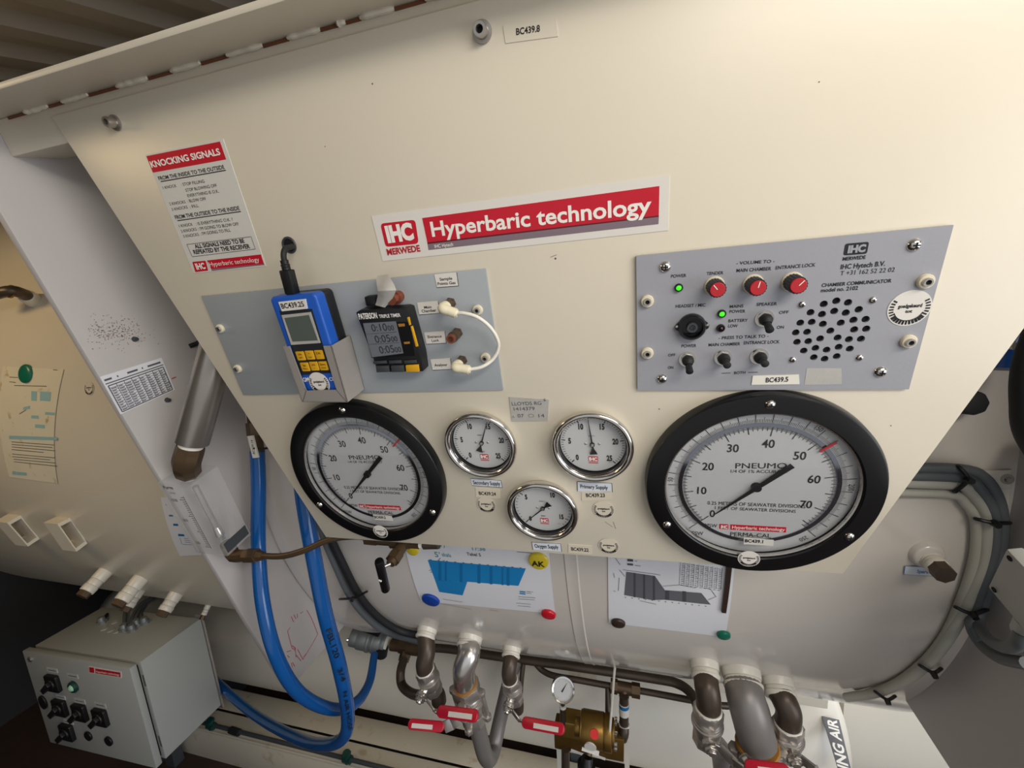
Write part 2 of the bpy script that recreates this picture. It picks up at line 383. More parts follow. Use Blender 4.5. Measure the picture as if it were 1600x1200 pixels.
# sockets along the underside
def radial(x, th): return V(0, -math.cos(th), math.sin(th))
def socket(u, v, r, ln, m='white_paint'):
    x, th = cyl(u, v); n = radial(x, th); p = chl(cp(x, th)); o = MB()
    o.cyl(p - n * 0.02, p + n * ln * 0.45, r * 1.22, r * 1.12, 24); o.cyl(p + n * ln * 0.45, p + n * ln * 0.72, r * 1.06, r * 1.06, 24)
    o.cyl(p + n * ln * 0.72, p + n * ln, r * 1.16, r * 1.1, 24)
    k = o.build('port_socket', m, ch, bevel=0.0015); return k, p + n * ln + V(0, YC, 0), n
LEFTPORTS = [(165, 893, 0.017, 0.062, 'bronze'), (220, 904, 0.018, 0.066, 'bronze'), (217, 922, 0.016, 0.050, 'bronze'), (275, 928, 0.017, 0.050, 'bronze'), (325, 946, 0.008, 0.030, 'bronze')]
for u, v, r, ln, m in LEFTPORTS:
    k, p, n = socket(u, v, r, ln); o = MB(); q = p - V(0, YC, 0)
    o.cyl(q - n * 0.004, q + n * 0.014, r * 0.95, r * 0.95, 6); lab(o.build('port_plug', m, k), 'brown hexagonal plug')
# two short rectangular sleeves welded on the shell
for q in ([(11, 817), (32, 805), (62, 842), (44, 854)], [(89.5, 819), (110, 809), (137, 849), (119.5, 862)]):
    x = (cyl(*q[1])[0] + cyl(*q[2])[0]) / 2
    w = [chl(onx(u, v, x)) for u, v in q]; c = sum(w, V(0, 0, 0)) / 4
    inn = [c + (p - c) * 0.80 for p in w]; Lx = V(-0.055, 0, 0)
    o = MB(); o.add(w + inn + [p + Lx for p in w] + [p + Lx for p in inn],
        [f for i in range(4) for j in ((i + 1) % 4,) for f in ((i, j, 4 + j, 4 + i), (i, 8 + i, 8 + j, j), (4 + i, 4 + j, 12 + j, 12 + i), (8 + i, 12 + i, 12 + j, 8 + j))])
    o.build('rectangular_sleeve', 'cream_paint', ch)
# capped spare port on the front, its bracket tab for the cable run
x_, th_ = cyl(1447, 866); pb_ = chl(cp(x_, th_)); nb_ = radial(x_, th_); o = MB(); o.cyl(pb_ - nb_ * .01, pb_ + nb_ * .009, .026, .0185, 28); o.build('port_boss', 'cool_lit_paint', ch, bevel=.003)
k, p, n = socket(1450, 870, 0.0128, 0.024); q = p - V(0, YC, 0)
o = MB(); o.cyl(q - n * 0.006, q + n * 0.014, 0.0138, 0.0130, 7); lab(o.build('port_plug', 'dark_bronze', k), 'brown plug of the spare port')
def tab(q, off, th_, name, m):
    a = [chl(cw(u, v, off)) for u, v in q]; b = [chl(cw(u, v, off - th_)) for u, v in q]
    o = MB(); o.hexa(a, b); return o.build(name, m, ch, bevel=0.001)
tab([(1404, 738), (1581, 734), (1579, 764), (1404, 768)], 0.0045, 0.03, 'cable_bracket', 'white_paint')
tab([(1548, 764), (1579, 764), (1570, 880), (1548, 880)], 0.002, 0.03, 'cable_bracket', 'white_paint')
p = chl(cw(1572, 748, 0.003)); n = radial(*cyl(1572, 748)); o = MB(); o.cyl(p, p + n * 0.003, 0.0075, 0.007, 20); o.cyl(p + n * 0.003, p + n * 0.005, 0.004, 0.003, 12)
o.build('bracket_bolt', 'steel', ch)
# cradle feet under the chamber
for x in (at(238, 950, 1.5).x, XP + 0.02):
    o = MB(); o.box((x, 0.16, Z(-0.95) / 2), (0.14, 0.30, Z(-0.95))); o.build('cradle_leg', 'white_paint', ch, bevel=.003)

# ------------------------------------------------------------------ rail and panel
bb = pan(105, 224, -0.004).y
rail = thing('panel_rail', 'cream steel rail with an overhanging flange above the gauge panel', 'rail', PF(0, 0.176))
mb = MB(); mb.box((0.08, (bb + 0.176) / 2 - 0.176, -0.0345), (1.734, 0.176 - bb, 0.061)); mb.build('box_section', 'cream_paint', rail, bevel=0.002)
mb = MB(); mb.box((0.0, 0.003, -0.0025), (2.3, 0.006, 0.123)); lab(mb.build('top_flange', 'cream_paint', rail, bevel=0.001), 'flange hanging over the panel with chipped edge')
gaps = [(10, 38), (74, 97), (137, 182), (230, 267), (313, 355), (410, 450), (500, 527), (540, 563), (616, 665)]
def railv(u): return 183 - (u) * 0.2755
for a, b in gaps:
    p = pan(a, railv(a), -0.003).x; q = pan(b, railv(b), -0.003).x; mb = MB(); mb.box(((p + q) / 2, -0.0022, -0.0036), (q - p, 0.0026, 0.0016)); mb.build('weld_gap', 'rust', rail)
prev = 38
for a, b in gaps[1:] + [(760, 770)]:
    p = pan(prev, railv(prev), -0.003).x; q = pan(a, railv(a), -0.003).x; n = max(4, int((q - p) / 0.006))
    pts = [(p + (q - p) * i / n, -0.0015, -0.002 + random.uniform(-0.0004, 0.0006)) for i in range(n + 1)]
    mb = MB(); mb.tube(pts, [0.0016 if i in (0, n) else random.uniform(0.0022, 0.0036) for i in range(n + 1)], 8, 3); prev = b; mb.build('weld_bead', 'cream_paint', rail)

panel = thing('gauge_console', 'large cream steel panel tapering downwards that carries the gauges', 'panel', PF(0, 0))
PB = [(-0.515, -0.4985), (0.2565, -0.4815), (0.4395, 0.163), (-0.679, 0.163)]
mb = MB(); mb.prism(PB, -0.004, 0.0); mb.build('panel_sheet', 'cream_paint', panel, bevel=0.0006)
def socket_screw(o, x, y, z, r, h, seg=20):     # cap screw drawn with its hexagonal socket
    o.lathe([(r * 0.5, z + h * 0.45), (r * 0.55, z + h), (r * 0.92, z + h), (r, z + h * 0.85), (r, z)], seg, T(x, y))
for u, v, r, h, name in ((181, 192, 0.0058, 0.0095, 'bolt worn grey near the top corner'), (754, 50, 0.0062, 0.008, 'bolt with wide washer near the top edge')):
    q = pan(u, v); b_ = thing('bolt', name, 'x'); del b_['category']; b_.parent = panel
    o = MB(); o.lathe([(0, 0), (r * 1.45, 0), (r * 1.45, 0.0018), (r, 0.0022)], 24, T(q.x, q.y)); o.build('washer', 'brushed_steel', b_)
    o = MB(); socket_screw(o, q.x, q.y, 0.002, r, h); o.build('cap_head', 'brushed_steel', b_)
    o = MB(); o.cyl((q.x, q.y, 0.002 + h * 0.4), (q.x, q.y, 0.002 + h * 0.47), r * 0.55, None, 6); o.build('hex_recess', 'hole_black', b_)
GQ = pan(452, 383)
mb = MB(); mb.lathe([(0.0072, 0.0002), (0.0080, 0.0016), (0.0094, 0.0016), (0.0102, 0.0)], 28, T(GQ.x, GQ.y)); mb.build('cable_grommet', 'dark_grey', panel)
mb = MB(); mb.cyl((GQ.x, GQ.y, 0.0001), (GQ.x, GQ.y, 0.0005), 0.0078, None, 28); mb.build('cable_hole', 'hole_black', panel)
# a few specks and scratches on the paint
mb = MB()
for u, v, w in ((582, 131, 1.6), (508, 229, 1.2), (1028, 468, 1.0), (1030, 639, 1.8), (1392, 665, 1.4), (1280, 128, 1), (868, 404, 2.2), (975, 688, 2)):
    q = pan(u, v); mb.flat(disc(q, 0.0005 * w, 8), 0.0002)
for a, b in (((958, 632 + 183), (962, 826)), ((860, 402), (870, 398)), ((945, 815), (957, 823))): mb.stroke(pan(*a), pan(*b), 0.0005, 0.0002)
mb.build('paint_chip', 'faint_ink', panel)

# ------------------------------------------------------------------ signs and labels on the panel
class Loc:                                     # pixel marks read in a thing's own frame on the panel
    def __init__(s, u, v, n=0.0): s.o = pan(u, v); s.n = n
    def __call__(s, u, v): return pan(u, v, s.n) - s.o
    def frame(s): return PF(s.o.x, s.o.y)
def zoomer(k, ox, oy): return lambda x, y: (ox + x / k, oy + y / k)
def lines(o, L, zm, items, z, bold=0.0):       # (words, start, end, height in zoom pixels[, bold])
    for it in items:
        w, a, b, h = it[:4]; p = L(*zm(*a)); q = L(*zm(*b)); d = (q - p).normalized()
        t = L(*zm(a[0], a[1] - h)) - p; hh = abs(t.x * -d.y + t.y * d.x)
        o.text(w, p, q, hh, z, it[4] if len(it) > 4 else bold)
def sheet_thing(name, label, cat, c, corners, m, th=0.0006, n=0.0, group=None, rr=0.0):
    L = Loc(*c); L.n = n; t = thing(name, label, cat, L.frame(), group)
    o = MB(); o.prism([L(*p) for p in corners], n, n + th); s = o.build('sheet', m, t); return t, L
def badge(o, L, zm, quad, r, z, zt=0.0):      # rounded badge from its four corner marks
    p = [L(*zm(*q)) for q in quad]; out = []
    for i in range(4):
        a, b, c = p[i - 1], p[i], p[(i + 1) % 4]; ea = (a - b).normalized() * r; ec = (c - b).normalized() * r
        for k in range(6):
            t = k / 5; out.append((b + ea) * (1 - t) ** 2 + b * 2 * t * (1 - t) + (b + ec) * t * t)
    o.prism(out, z, z + 0.0002)
# knocking signals
zm = zoomer(5.3333, 200, 200)
t, L = sheet_thing('instruction_sign', 'white knocking signals sign with red heading at the upper corner of the panel', 'sign', (240, 270), [(303, 427), (416, 416), (349, 217), (228, 242)], 'grey_sticker')
o = MB(); o.prism([L(*zm(*p)) for p in ((213, 372), (822, 262), (770, 113), (158, 235))], 0.0006, 0.0008); o.build('heading_band', 'red_print', t)
o = MB(); badge(o, L, zm, [(565, 1200), (672, 1188), (650, 1105), (540, 1115)], 0.0012, 0.0006); o.build('logo_badge', 'red_print', t)
o = MB(); o.prism([L(*zm(*p)) for p in ((698, 1175), (1136, 1132), (1110, 1053), (662, 1103))], 0.0006, 0.0008); o.build('footer_band', 'red_print', t)
o = MB(); o.prism([L(*zm(*p)) for p in ((702, 1190), (1140, 1140), (1136, 1132), (698, 1175))], 0.0006, 0.0008); o.build('grey_print', 'grey_print', t)
o = MB(); lines(o, L, zm, [('KNOCKING SIGNALS', (205, 330), (780, 222), 52, .03), ('IHC', (580, 1178), (655, 1170), 48, .04), ('Hyperbaric technology', (690, 1153), (1102, 1112), 36)], 0.0011); lab(o.build('lettering', 'white_print', t), 'white lettering on the red bars')
o = MB(); lines(o, L, zm, [('FROM THE INSIDE TO THE OUTSIDE', (265, 436), (812, 340), 32, .018), ('1 KNOCK', (300, 510), (412, 490), 24), (': STOP FILLING', (452, 485), (645, 455), 26),
    ('STOP BLOWING OFF', (490, 531), (748, 490), 26), ('EVERYTHING IS O.K.', (506, 577), (765, 537), 26), ('2 KNOCKS', (355, 645), (487, 625), 24), (': BLOW OFF', (505, 622), (658, 601), 26),
    ('3 KNOCKS', (375, 690), (505, 669), 24), (': FILL', (525, 669), (596, 657), 26), ('FROM THE OUTSIDE TO THE INSIDE', (403, 760), (938, 682), 32, .018), ('1 KNOCK', (435, 828), (548, 812), 24),
    (': IS EVERYTHING O.K. ?', (575, 811), (880, 772), 26), ('2 KNOCKS', (452, 872), (580, 853), 24), (": I'M GOING TO BLOW OFF", (594, 853), (930, 810), 26), ('3 KNOCKS', (470, 914), (598, 896), 24),
    (": I'M GOING TO FILL", (612, 894), (862, 862), 26), ('ALL SIGNALS NEED TO BE', (567, 1003), (978, 955), 34, .03), ('REPEATED BY THE RECEIVER', (557, 1050), (1025, 1000), 34, .03)], 0.0009)
for a, b, w in (((278, 447), (820, 352), .0010), ((418, 772), (945, 695), .0010), ((495, 970), (1030, 905), .0005), ((1030, 905), (1065, 1008), .0005), ((1065, 1008), (540, 1072), .0005), ((540, 1072), (495, 970), .0005)):
    o.stroke(L(*zm(*a)), L(*zm(*b)), w, 0.0009)
lab(o.build('lettering', 'navy_ink', t), 'black lettering and rules')
# large banner
zm = zoomer(3.2, 560, 260)
t, L = sheet_thing('banner_sign', 'long white and red company banner across the middle of the panel', 'sign', (820, 340), [zm(*p) for p in ((123, 474), (1548, 320), (1556, 43), (66, 248))], 'sticker')
o = MB(); o.prism([L(*zm(*p)) for p in ((346, 380), (1502, 245), (1505, 98), (320, 258))], 0.0006, 0.0008); o.build('red_band', 'red_print', t); o = MB(); badge(o, L, zm, [(138, 403), (303, 385), (285, 266), (111, 286)], 0.0045, 0.0006); o.build('logo_badge', 'red_print', t)
o = MB(); o.prism([L(*zm(*p)) for p in ((352, 418), (1500, 288), (1502, 252), (347, 388))], 0.0006, 0.0008); o.build('grey_band', 'grey_print', t)
o = MB(); o.prism([L(*zm(*p)) for p in ((347, 388), (1502, 252), (1502, 245), (346, 380))], 0.0006, 0.0008); o.build('dark_line', 'dark_red_print', t)
o = MB(); lines(o, L, zm, [('Hyperbaric technology', (371, 350), (1464, 232), 72, .022), ('IHC', (150, 378), (282, 360), 76, .06), ('IHC Hytech', (384, 408), (476, 397), 17, .01)], 0.0010); lab(o.build('lettering', 'white_print', t), 'white lettering')
o = MB(); lines(o, L, zm, [('MERWEDE', (148, 443), (313, 423), 30, .035)], 0.0010); lab(o.build('lettering', 'red_ink', t), 'small red lettering')
# small typed labels
def small_label(name, label, quad, m, words, ink='ink', n=0.0, frame=None, bold=.01, th=.0006):
    c = (sum(p[0] for p in quad) / 4, sum(p[1] for p in quad) / 4)
    t, L = sheet_thing(name, label, 'label', c, quad, m, th, n); o = MB(); I = lambda x, y: (x, y)
    lines(o, L, I, words, n + th + 0.0003, bold)
    if frame:
        q = [L(*p) for p in quad]
        for i in range(4):
            if i in frame: o.stroke(q[i], q[(i + 1) % 4], 0.0007, n + th + 0.0002)
    lab(o.build('lettering', ink, t), 'printed lettering'); return t
small_label('number_label', 'pale label numbered BC439.8 along the top of the panel', [(790, 68), (872, 57), (869, 30), (786, 41)], 'cream_paint', [('BC439.8', (807, 55), (844, 49.5), 10)], bold=.02)
small_label('number_label', 'clear label reading BC439.24 under the Secondary Supply label', [(744, 776), (782, 779), (781, 765), (743, 762)], 'clear_film', [('BC439.24', (749, 772.5), (775.5, 774), 5)], bold=.02)
small_label('number_label', 'clear label reading BC439.23 under the Primary Supply label', [(909, 782), (955, 780), (955, 767), (909, 769)], 'clear_film', [('BC439.23', (916, 776), (945.5, 776), 5.5)], bold=.02)
small_label('number_label', 'clear label reading BC439.22 beside the Oxygen Supply label', [(888, 863), (925, 866), (925, 853), (888, 850)], 'clear_film', [('BC439.22', (893, 859.5), (920, 861.5), 5)], bold=.02)
small_label('gauge_label', 'framed label reading Secondary Supply under its chrome gauge', [(738, 758), (785.5, 761.5), (783, 750), (735.5, 747)], 'pale_label', [('Secondary Supply', (740, 756), (782, 758), 5.5)], 'navy_ink', frame=(0, 1, 2), bold=.015)
small_label('gauge_label', 'framed label reading Primary Supply under its chrome gauge', [(902.5, 767), (957, 768.5), (956, 754.5), (902, 752)], 'pale_label', [('Primary Supply', (907, 762), (950, 764), 5.5)], 'navy_ink', frame=(1, 2, 3), bold=.015)
small_label('gauge_label', 'framed label reading Oxygen Supply at the bottom edge of the panel', [(833, 858.5), (878, 861.5), (876, 849), (831, 846.5)], 'pale_label', [('Oxygen Supply', (836, 855), (873, 857), 5.5)], 'navy_ink', frame=(1, 2, 3), bold=.015)
# stamped plate
t, L = sheet_thing('stamped_plate', 'small metal plate stamped with Lloyds letters and numbers between the chrome gauges', 'plate', (826, 639), [(800, 658), (856, 657), (858, 624), (796, 620)], 'tape_silver', 0.001)
zm = zoomer(4.6156, 680, 610)
o = MB(); lines(o, L, zm, [('LLOYDS RG', (556, 106), (768, 100), 24), ('1414379', (570, 143), (720, 139), 24), ('07', (598, 192), (642, 191), 24), ('14', (748, 191), (790, 190), 24)], 0.0013)
c = L(*zm(693, 179)); o.path([(c.x + .0035 * math.cos(a), c.y + .0022 * math.sin(a)) for a in [2 * PI * i / 20 for i in range(21)]], .0004, .0013)
lab(o.build('lettering', 'faint_ink', t), 'stamped characters')
for p in ((793, 65), (566, 188)):
    q = L(*zm(*p)); o = MB(); o.lathe([(0, .0022), (.0012, .0018), (.0017, .001)], 12, T(q.x, q.y)); o.build('rivet', 'steel', t)
# round inspection stickers
def inspection(parent, c, r, z, m='sticker', name='inspection_sticker', M=None):
    o = MB(); o.prism(disc(c, r, 40), z, z + .0004, M); a = o.build(name, m, parent)
    o = MB()
    for i in range(34):
        t = R(-210 + 240 * i / 22) if i < 23 else R(210 + 120 * (i - 22) / 12)
        p = (c[0] + r * .72 * math.cos(t), c[1] + r * .72 * math.sin(t)); q = (c[0] + r * .93 * math.cos(t), c[1] + r * .93 * math.sin(t)); o.stroke(p, q, r * .085, z + .0006)
    o.path([(c[0] + r * .7 * math.cos(R(a_)), c[1] + r * .7 * math.sin(R(a_))) for a_ in range(200, 341, 14)], r * .05, z + .0006)
    o.ctext('goedgekeurd', (c[0], c[1] + r * .14), r * .19, z + .0006, .035, .74); o.ctext('tot', (c[0], c[1] - r * .16), r * .17, z + .0006, .035)
    if M is not None: o.warp(lambda p: M @ p)
    o.build('lettering', 'ink', a); return a
for u, v, w, lb in ((760, 788.5, 29, 'clear round inspection sticker under the Secondary Supply label'), (943, 796, 34, 'clear round inspection sticker under the Primary Supply label'), (951, 853, 32, 'clear round inspection sticker at the bottom edge beside BC439.22')):
    L = Loc(u, v); r = (pan(u + w / 2, v) - L.o).length; t = thing('inspection_sticker', lb, 'sticker', L.frame()); inspection(t, (0, 0), r, 0.0004, 'clear_film', 'film')

# ------------------------------------------------------------------ shared fasteners
def pan_screw(parent, x, y, z, r, name='screw'):
    o = MB(); o.lathe([(0, z + r * .62), (r * .45, z + r * .58), (r * .85, z + r * .3), (r, z)], 24, T(x, y)); s = o.build(name, 'chrome', parent)
    o = MB(); o.box((x, y, z + r * .6), (r * .9, r * .22, r * .12)); o.box((x, y, z + r * .6), (r * .22, r * .9, r * .12)); o.build('cross_slot', 'hole_black', s); return s
def ring_bolt(parent, x, y, z, r):             # socket screw on an ivory plastic washer
    o = MB(); o.lathe([(r * .55, z), (r * 1.0, z), (r * 1.0, z + r * .35), (r * .88, z + r * .55), (r * .6, z + r * .55)], 32, T(x, y), True); w = o.build('washer', 'ivory_plastic', parent)
    o = MB(); o.lathe([(r * .3, z + r * .7), (r * .34, z + r * .95), (r * .54, z + r * .95), (r * .6, z + r * .8), (r * .6, z + r * .2)], 24, T(x, y)); o.build('bolt_head', 'steel', w)
    o = MB(); o.cyl((x, y, z + r * .65), (x, y, z + r * .72), r * .34, None, 6); o.build('hex_recess', 'hole_black', w); return w

# ------------------------------------------------------------------ instrument plate with its gas sample points
L = Loc(585, 540); TH = 0.003
ip = thing('instrument_plate', 'grey painted plate under the knocking signals sign with gas sample points', 'plate', L.frame())
o = MB(); o.prism([L(*p) for p in ((382, 616), (787, 608), (760, 419), (317, 462))], 0, TH); o.build('plate_sheet', 'grey_paint', ip, bevel=.0005)
for u, v in ((348, 512), (375, 574.5), (748, 483), (760, 557)):
    q = L(u, v); ring_bolt(ip, q.x, q.y, TH, .0062)
zm = zoomer(5.454, 540, 400)
def plate_label(q, words):
    o = MB(); o.prism([L(*zm(*p)) for p in q], TH, TH + .0006); s = o.build('sample_label', 'sticker', ip); lab(s, 'white label reading ' + ' '.join(w[0] for w in words))
    o = MB(); lines(o, L, zm, words, TH + .0009, .012); k = [L(*zm(*p)) for p in q]; o.stroke(k[0], k[1], .0005, TH + .0009); o.stroke(k[1], k[2], .0007, TH + .0009); o.build('lettering', 'ink', s)
plate_label([(790, 262), (973, 248), (958, 134), (766, 153)], [('Sample', (815, 205), (920, 195), 24), ('Points Gas', (797, 243), (948, 232), 24)])
plate_label([(638, 493), (815, 480), (800, 376), (620, 392)], [('Main', (683, 442), (745, 436), 22), ('Chamber', (662, 475), (784, 466), 24)])
plate_label([(700, 742), (868, 734), (856, 632), (678, 645)], [('Entrance', (713, 692), (830, 685), 22), ('Lock', (747, 724), (808, 719), 22)])
plate_label([(752, 963), (915, 955), (903, 862), (732, 874)], [('Analyser', (770, 932), (880, 926), 22)])
STUB = [((905, 395), .022, 'bronze'), ((962, 648), .024, 'copper'), ((1002, 880), .020, 'bronze')]
SP = []
for p, h, m in STUB:
    q = L(*zm(*p)); o = MB(); o.cyl((q.x, q.y, TH), (q.x, q.y, TH + .004), .0068, .0066, 6); o.cyl((q.x, q.y, TH), (q.x, q.y, TH + h * .9), .0058, .0058, 20); o.cyl((q.x, q.y, TH + h * .62), (q.x, q.y, TH + h * .72), .0064, .0064, 20)
    s = o.build('sample_stub', 'bronze', ip); o = MB(); o.lathe([(.0032, TH + h * .8), (.0032, TH + h), (.0054, TH + h), (.0056, TH + h * .88)], 20, T(q.x, q.y)); o.build('stub_mouth', 'copper', s)
    o = MB(); o.cyl((q.x, q.y, TH + h * .78), (q.x, q.y, TH + h * .82), .0034, None, 16); o.build('bore', 'hole_black', s); SP.append((q, TH + h))
# thin white sample hose with its two push-in elbows
t = thing('sample_hose', 'thin white sample hose looping between two elbows on the instrument plate', 'hose', L.frame())
pts = []
for (x, y), n in (((935, 487), .028), ((1010, 488), .029), ((1120, 520), .028), ((1225, 600), .024), ((1292, 705), .018), ((1300, 790), .014), ((1255, 880), .015), ((1160, 945), .022), ((1045, 968), .026)):
    q = pan(*zm(x, y), n) - L.o; pts.append((q.x, q.y, n))
o = MB(); o.tube(pts, .0021, 12, 6); o.build('tube', 'white_plastic', t)
for (a, b), (q, zt) in (((pts[0], pts[1]), SP[0]), ((pts[-1], pts[-2]), SP[2])):
    a = V(*a); c = V(q.x, q.y, zt + .0035); d = (a - c).normalized()
    o = MB(); o.cyl((q.x, q.y, zt - .006), (q.x, q.y, zt + .001), .0066, .0066, 16); o.tube([(q.x, q.y, zt - .001), c, c + d * .006], .0058, 16, 5); o.cyl(c + d * .004, a + d * .001, .0056, .0056, 18); o.cyl(a + d * .001, a + d * .0028, .0046, .0042, 18)
    o.build('elbow_fitting', 'nylon', t)

# ------------------------------------------------------------------ gas analyser in its steel pocket
zm = zoomer(4.137, 300, 350)
L = Loc(475, 535); TH = 0.003; NF = 0.040
def Ln(x, y, n): return pan(*zm(x, y), n) - L.o
ga = thing('gas_analyser', 'blue handheld gas analyser with six yellow keys in a steel pocket', 'analyser', L.frame())
tl, tr, br_, bl = Ln(520, 470, NF), Ln(838, 445, NF), Ln(950, 1080, NF), Ln(690, 1085, NF)
x0 = (tl.x + bl.x) / 2; x1 = (tr.x + br_.x) / 2; yt = (tl.y + tr.y) / 2; yb = (bl.y + br_.y) / 2
o = MB(); o.prism(rrect(x0, yb, x1, yt, .006), .022, NF); o.build('front_shell', 'meter_blue', ga, bevel=.0028, seg=3)
o = MB(); o.prism(rrect(x0 + .0008, yb, x1 - .0008, yt - .0008, .006), .0052, .0222); o.build('rear_shell', 'black_plastic', ga, bevel=.002)
Lf = Loc(475, 535, NF); Lf.o = L.o
o = MB(); o.prism([Lf(*zm(*p)) for p in ((705, 976), (902, 962), (776, 548), (566, 562))], NF, NF + .0004); o.build('keypad_overlay', 'keypad_black', ga)
o = MB(); o.prism([Lf(*zm(*p)) for p in ((645, 780), (833, 767), (770, 568), (582, 588))], NF + .0004, NF + .0012); d_ = o.build('display_frame', 'tape_silver', ga)
o = MB(); o.prism([Lf(*zm(*p)) for p in ((654, 758), (818, 750), (760, 586), (602, 606))], NF + .0011, NF + .0014); o.build('display', 'lcd', d_)
for x, y, w in ((706, 851, 'ON OFF'), (766, 846, '+ max'), (827, 843, 'CAL -'), (735, 922, 'Set Menu'), (794, 917, 'min v'), (853, 915, 'Store Hold')):
    c = Lf(*zm(x, y)); o = MB(); o.prism(rrect(c.x - .0061, c.y - .0060, c.x + .0061, c.y + .0060, .0012, 3), NF + .0003, NF + .0014); k = o.build('key', 'key_yellow', ga, bevel=.0004)
    a, b = w.split(); o = MB(); o.ctext(a, (c.x, c.y + .0022), .0024, NF + .0017, .01); o.ctext(b, (c.x, c.y - .0022), .0022, NF + .0017); o.build('lettering', 'ink', k)
o = MB(); o.prism([Lf(*zm(*p)) for p in ((585, 563), (749, 546), (737, 483), (562, 503))], NF, NF + .0012); s = lab(o.build('number_sticker', 'sticker', ga), 'white sticker reading BC439.25')
o = MB(); lines(o, Lf, zm, [('BC439.25', (588, 545), (733, 530), 32)], NF + .0015, .02); o.build('lettering', 'ink', s)
o = MB(); lines(o, Lf, zm, [('GM', (724, 1020), (762, 1014), 26), ('CE', (893, 1014), (922, 1010), 22)], NF + .0004, .02); o.build('lettering', 'white_print', ga)
c = Lf(*zm(824, 1027)); inspection(ga, c, (Lf(*zm(886, 1020)) - c).length, NF + .0002)
# steel pocket
hd = thing('meter_pocket', 'folded steel pocket holding the blue analyser on the instrument plate', 'holder', L.frame())
NH = .0425; Lh = Loc(475, 535, NH); Lh.o = L.o
hq = [Lh(*zm(*p)) for p in ((715, 1148), (1010, 1150), (905, 785), (592, 790))]
o = MB(); t_ = .0014
def plate3(o, quad, n0, n1): o.prism(quad, n0, n1)
ins = [Lh(*zm(*p)) for p in ((742, 1076), (938, 1070), (853, 787), (634, 789))]
o.prism([hq[0], hq[1], ins[1], ins[0]], NH, NH + t_); o.prism([hq[1], hq[2], ins[2], ins[1]], NH, NH + t_); o.prism([hq[3], hq[0], ins[0], ins[3]], NH, NH + t_)
for a, b in ((hq[3], hq[0]), (hq[0], hq[1]), (hq[1], hq[2])):
    d = (b - a).normalized(); n = Vector((d.y, -d.x)) * -t_
    o.hexa([V(a.x, a.y, TH), V(b.x, b.y, TH), V(b.x, b.y, NH + t_), V(a.x, a.y, NH + t_)], [V(a.x + n.x, a.y + n.y, TH), V(b.x + n.x, b.y + n.y, TH), V(b.x + n.x, b.y + n.y, NH + t_), V(a.x + n.x, a.y + n.y, NH + t_)])
o.prism(hq, TH, TH + t_); o.build('pocket_shell', 'pocket_steel', hd)
o = MB()
for p, q in (((722, 1143), (742, 1076)), ((742, 1076), (735, 1060)), ((1003, 1146), (938, 1070)), ((938, 1070), (934, 1055))): o.stroke(Lh(*zm(*p)), Lh(*zm(*q)), .0006, NH + t_ + .0002)
o.build('fold_line', 'hole_black', hd)
# its cable
cb = thing('analyser_cable', 'black cable from the panel grommet plugged into the top of the blue analyser', 'cable', L.frame())
g0 = GQ - L.o; pts = [V(g0.x + .001, g0.y - .001, -.01)]
for x, y, n in ((635, 150, .012), (603, 160, .024), (592, 200, .030), (598, 245, .031)): q = Ln(x, y, n); pts.append(V(q.x, q.y, n))
o = MB(); o.tube(pts, .0032, 14, 6); o.build('cord', 'black_rubber', cb)
a = pts[-1]; q = Ln(650, 445, .031); b = V(q.x, q.y, .031); d = (b - a)
o = MB()
for k, (s0, s1, r) in enumerate(((-.05, .06, .0046), (.08, .14, .0052), (.16, .24, .0050))): o.cyl(a + d * s0, a + d * s1, r, r * .97, 16)
o.build('strain_relief', 'black_plastic', cb)
ang = math.atan2(d.y, d.x) - PI / 2; c = a + d * .64
o = MB(); o.box((0, 0, 0), (.0135, d.length * .78, .011), T(c.x, c.y, c.z) @ Matrix.Rotation(ang, 4, 'Z')); o.box((0, d.length * .42, 0), (.0115, d.length * .1, .0095), T(c.x, c.y, c.z) @ Matrix.Rotation(ang, 4, 'Z'))
o.build('plug_body', 'black_plastic', cb, bevel=.0012)

# ------------------------------------------------------------------ triple timer
zm = zoomer(5.454, 540, 400); L = Loc(612, 535); NT = .021; Lt = Loc(612, 535, NT); Lt.o = L.o
tm = thing('triple_timer', 'black triple timer with grey display and one yellow key', 'timer', L.frame())
fq = [Lt(*zm(*p)) for p in ((272, 992), (660, 985), (640, 840), (532, 452), (500, 440), (120, 462), (86, 482), (232, 870))]
o = MB(); o.prism(fq, TH, NT); o.build('case', 'black_plastic', tm, bevel=.0012)
o = MB(); o.prism([Lt(*zm(*p)) for p in ((222, 868), (590, 850), (545, 560), (150, 568))][:4], NT, NT + .0003); o.build('display_surround', 'black_gloss', tm)
o = MB(); o.prism([Lt(*zm(*p)) for p in ((226, 862), (494, 828), (430, 555), (150, 572))], NT + .0002, NT + .0006); s = lab(o.build('display', 'lcd_grey', tm), 'grey display of three times')
o = MB(); lines(o, Lt, zm, [('0:10', (232, 642), (362, 634), 62), ('00', (370, 636), (420, 630), 45), ('0:05', (262, 738), (390, 728), 62), ('00', (398, 730), (450, 724), 45), ('0:05', (300, 830), (424, 818), 62), ('00', (430, 820), (482, 814), 45)], NT + .0009)
for a, b in (((175, 665), (440, 645)), ((200, 752), (462, 735))): o.stroke(Lt(*zm(*a)), Lt(*zm(*b)), .0003, NT + .0009)
o.build('digits', 'lcd_digit', s)
o = MB(); lines(o, Lt, zm, [('PATERSON', (118, 538), (275, 528), 46, .03), ('TRIPLE TIMER', (290, 528), (472, 516), 28, .02)], NT + .0004); o.build('lettering', 'white_print', tm)
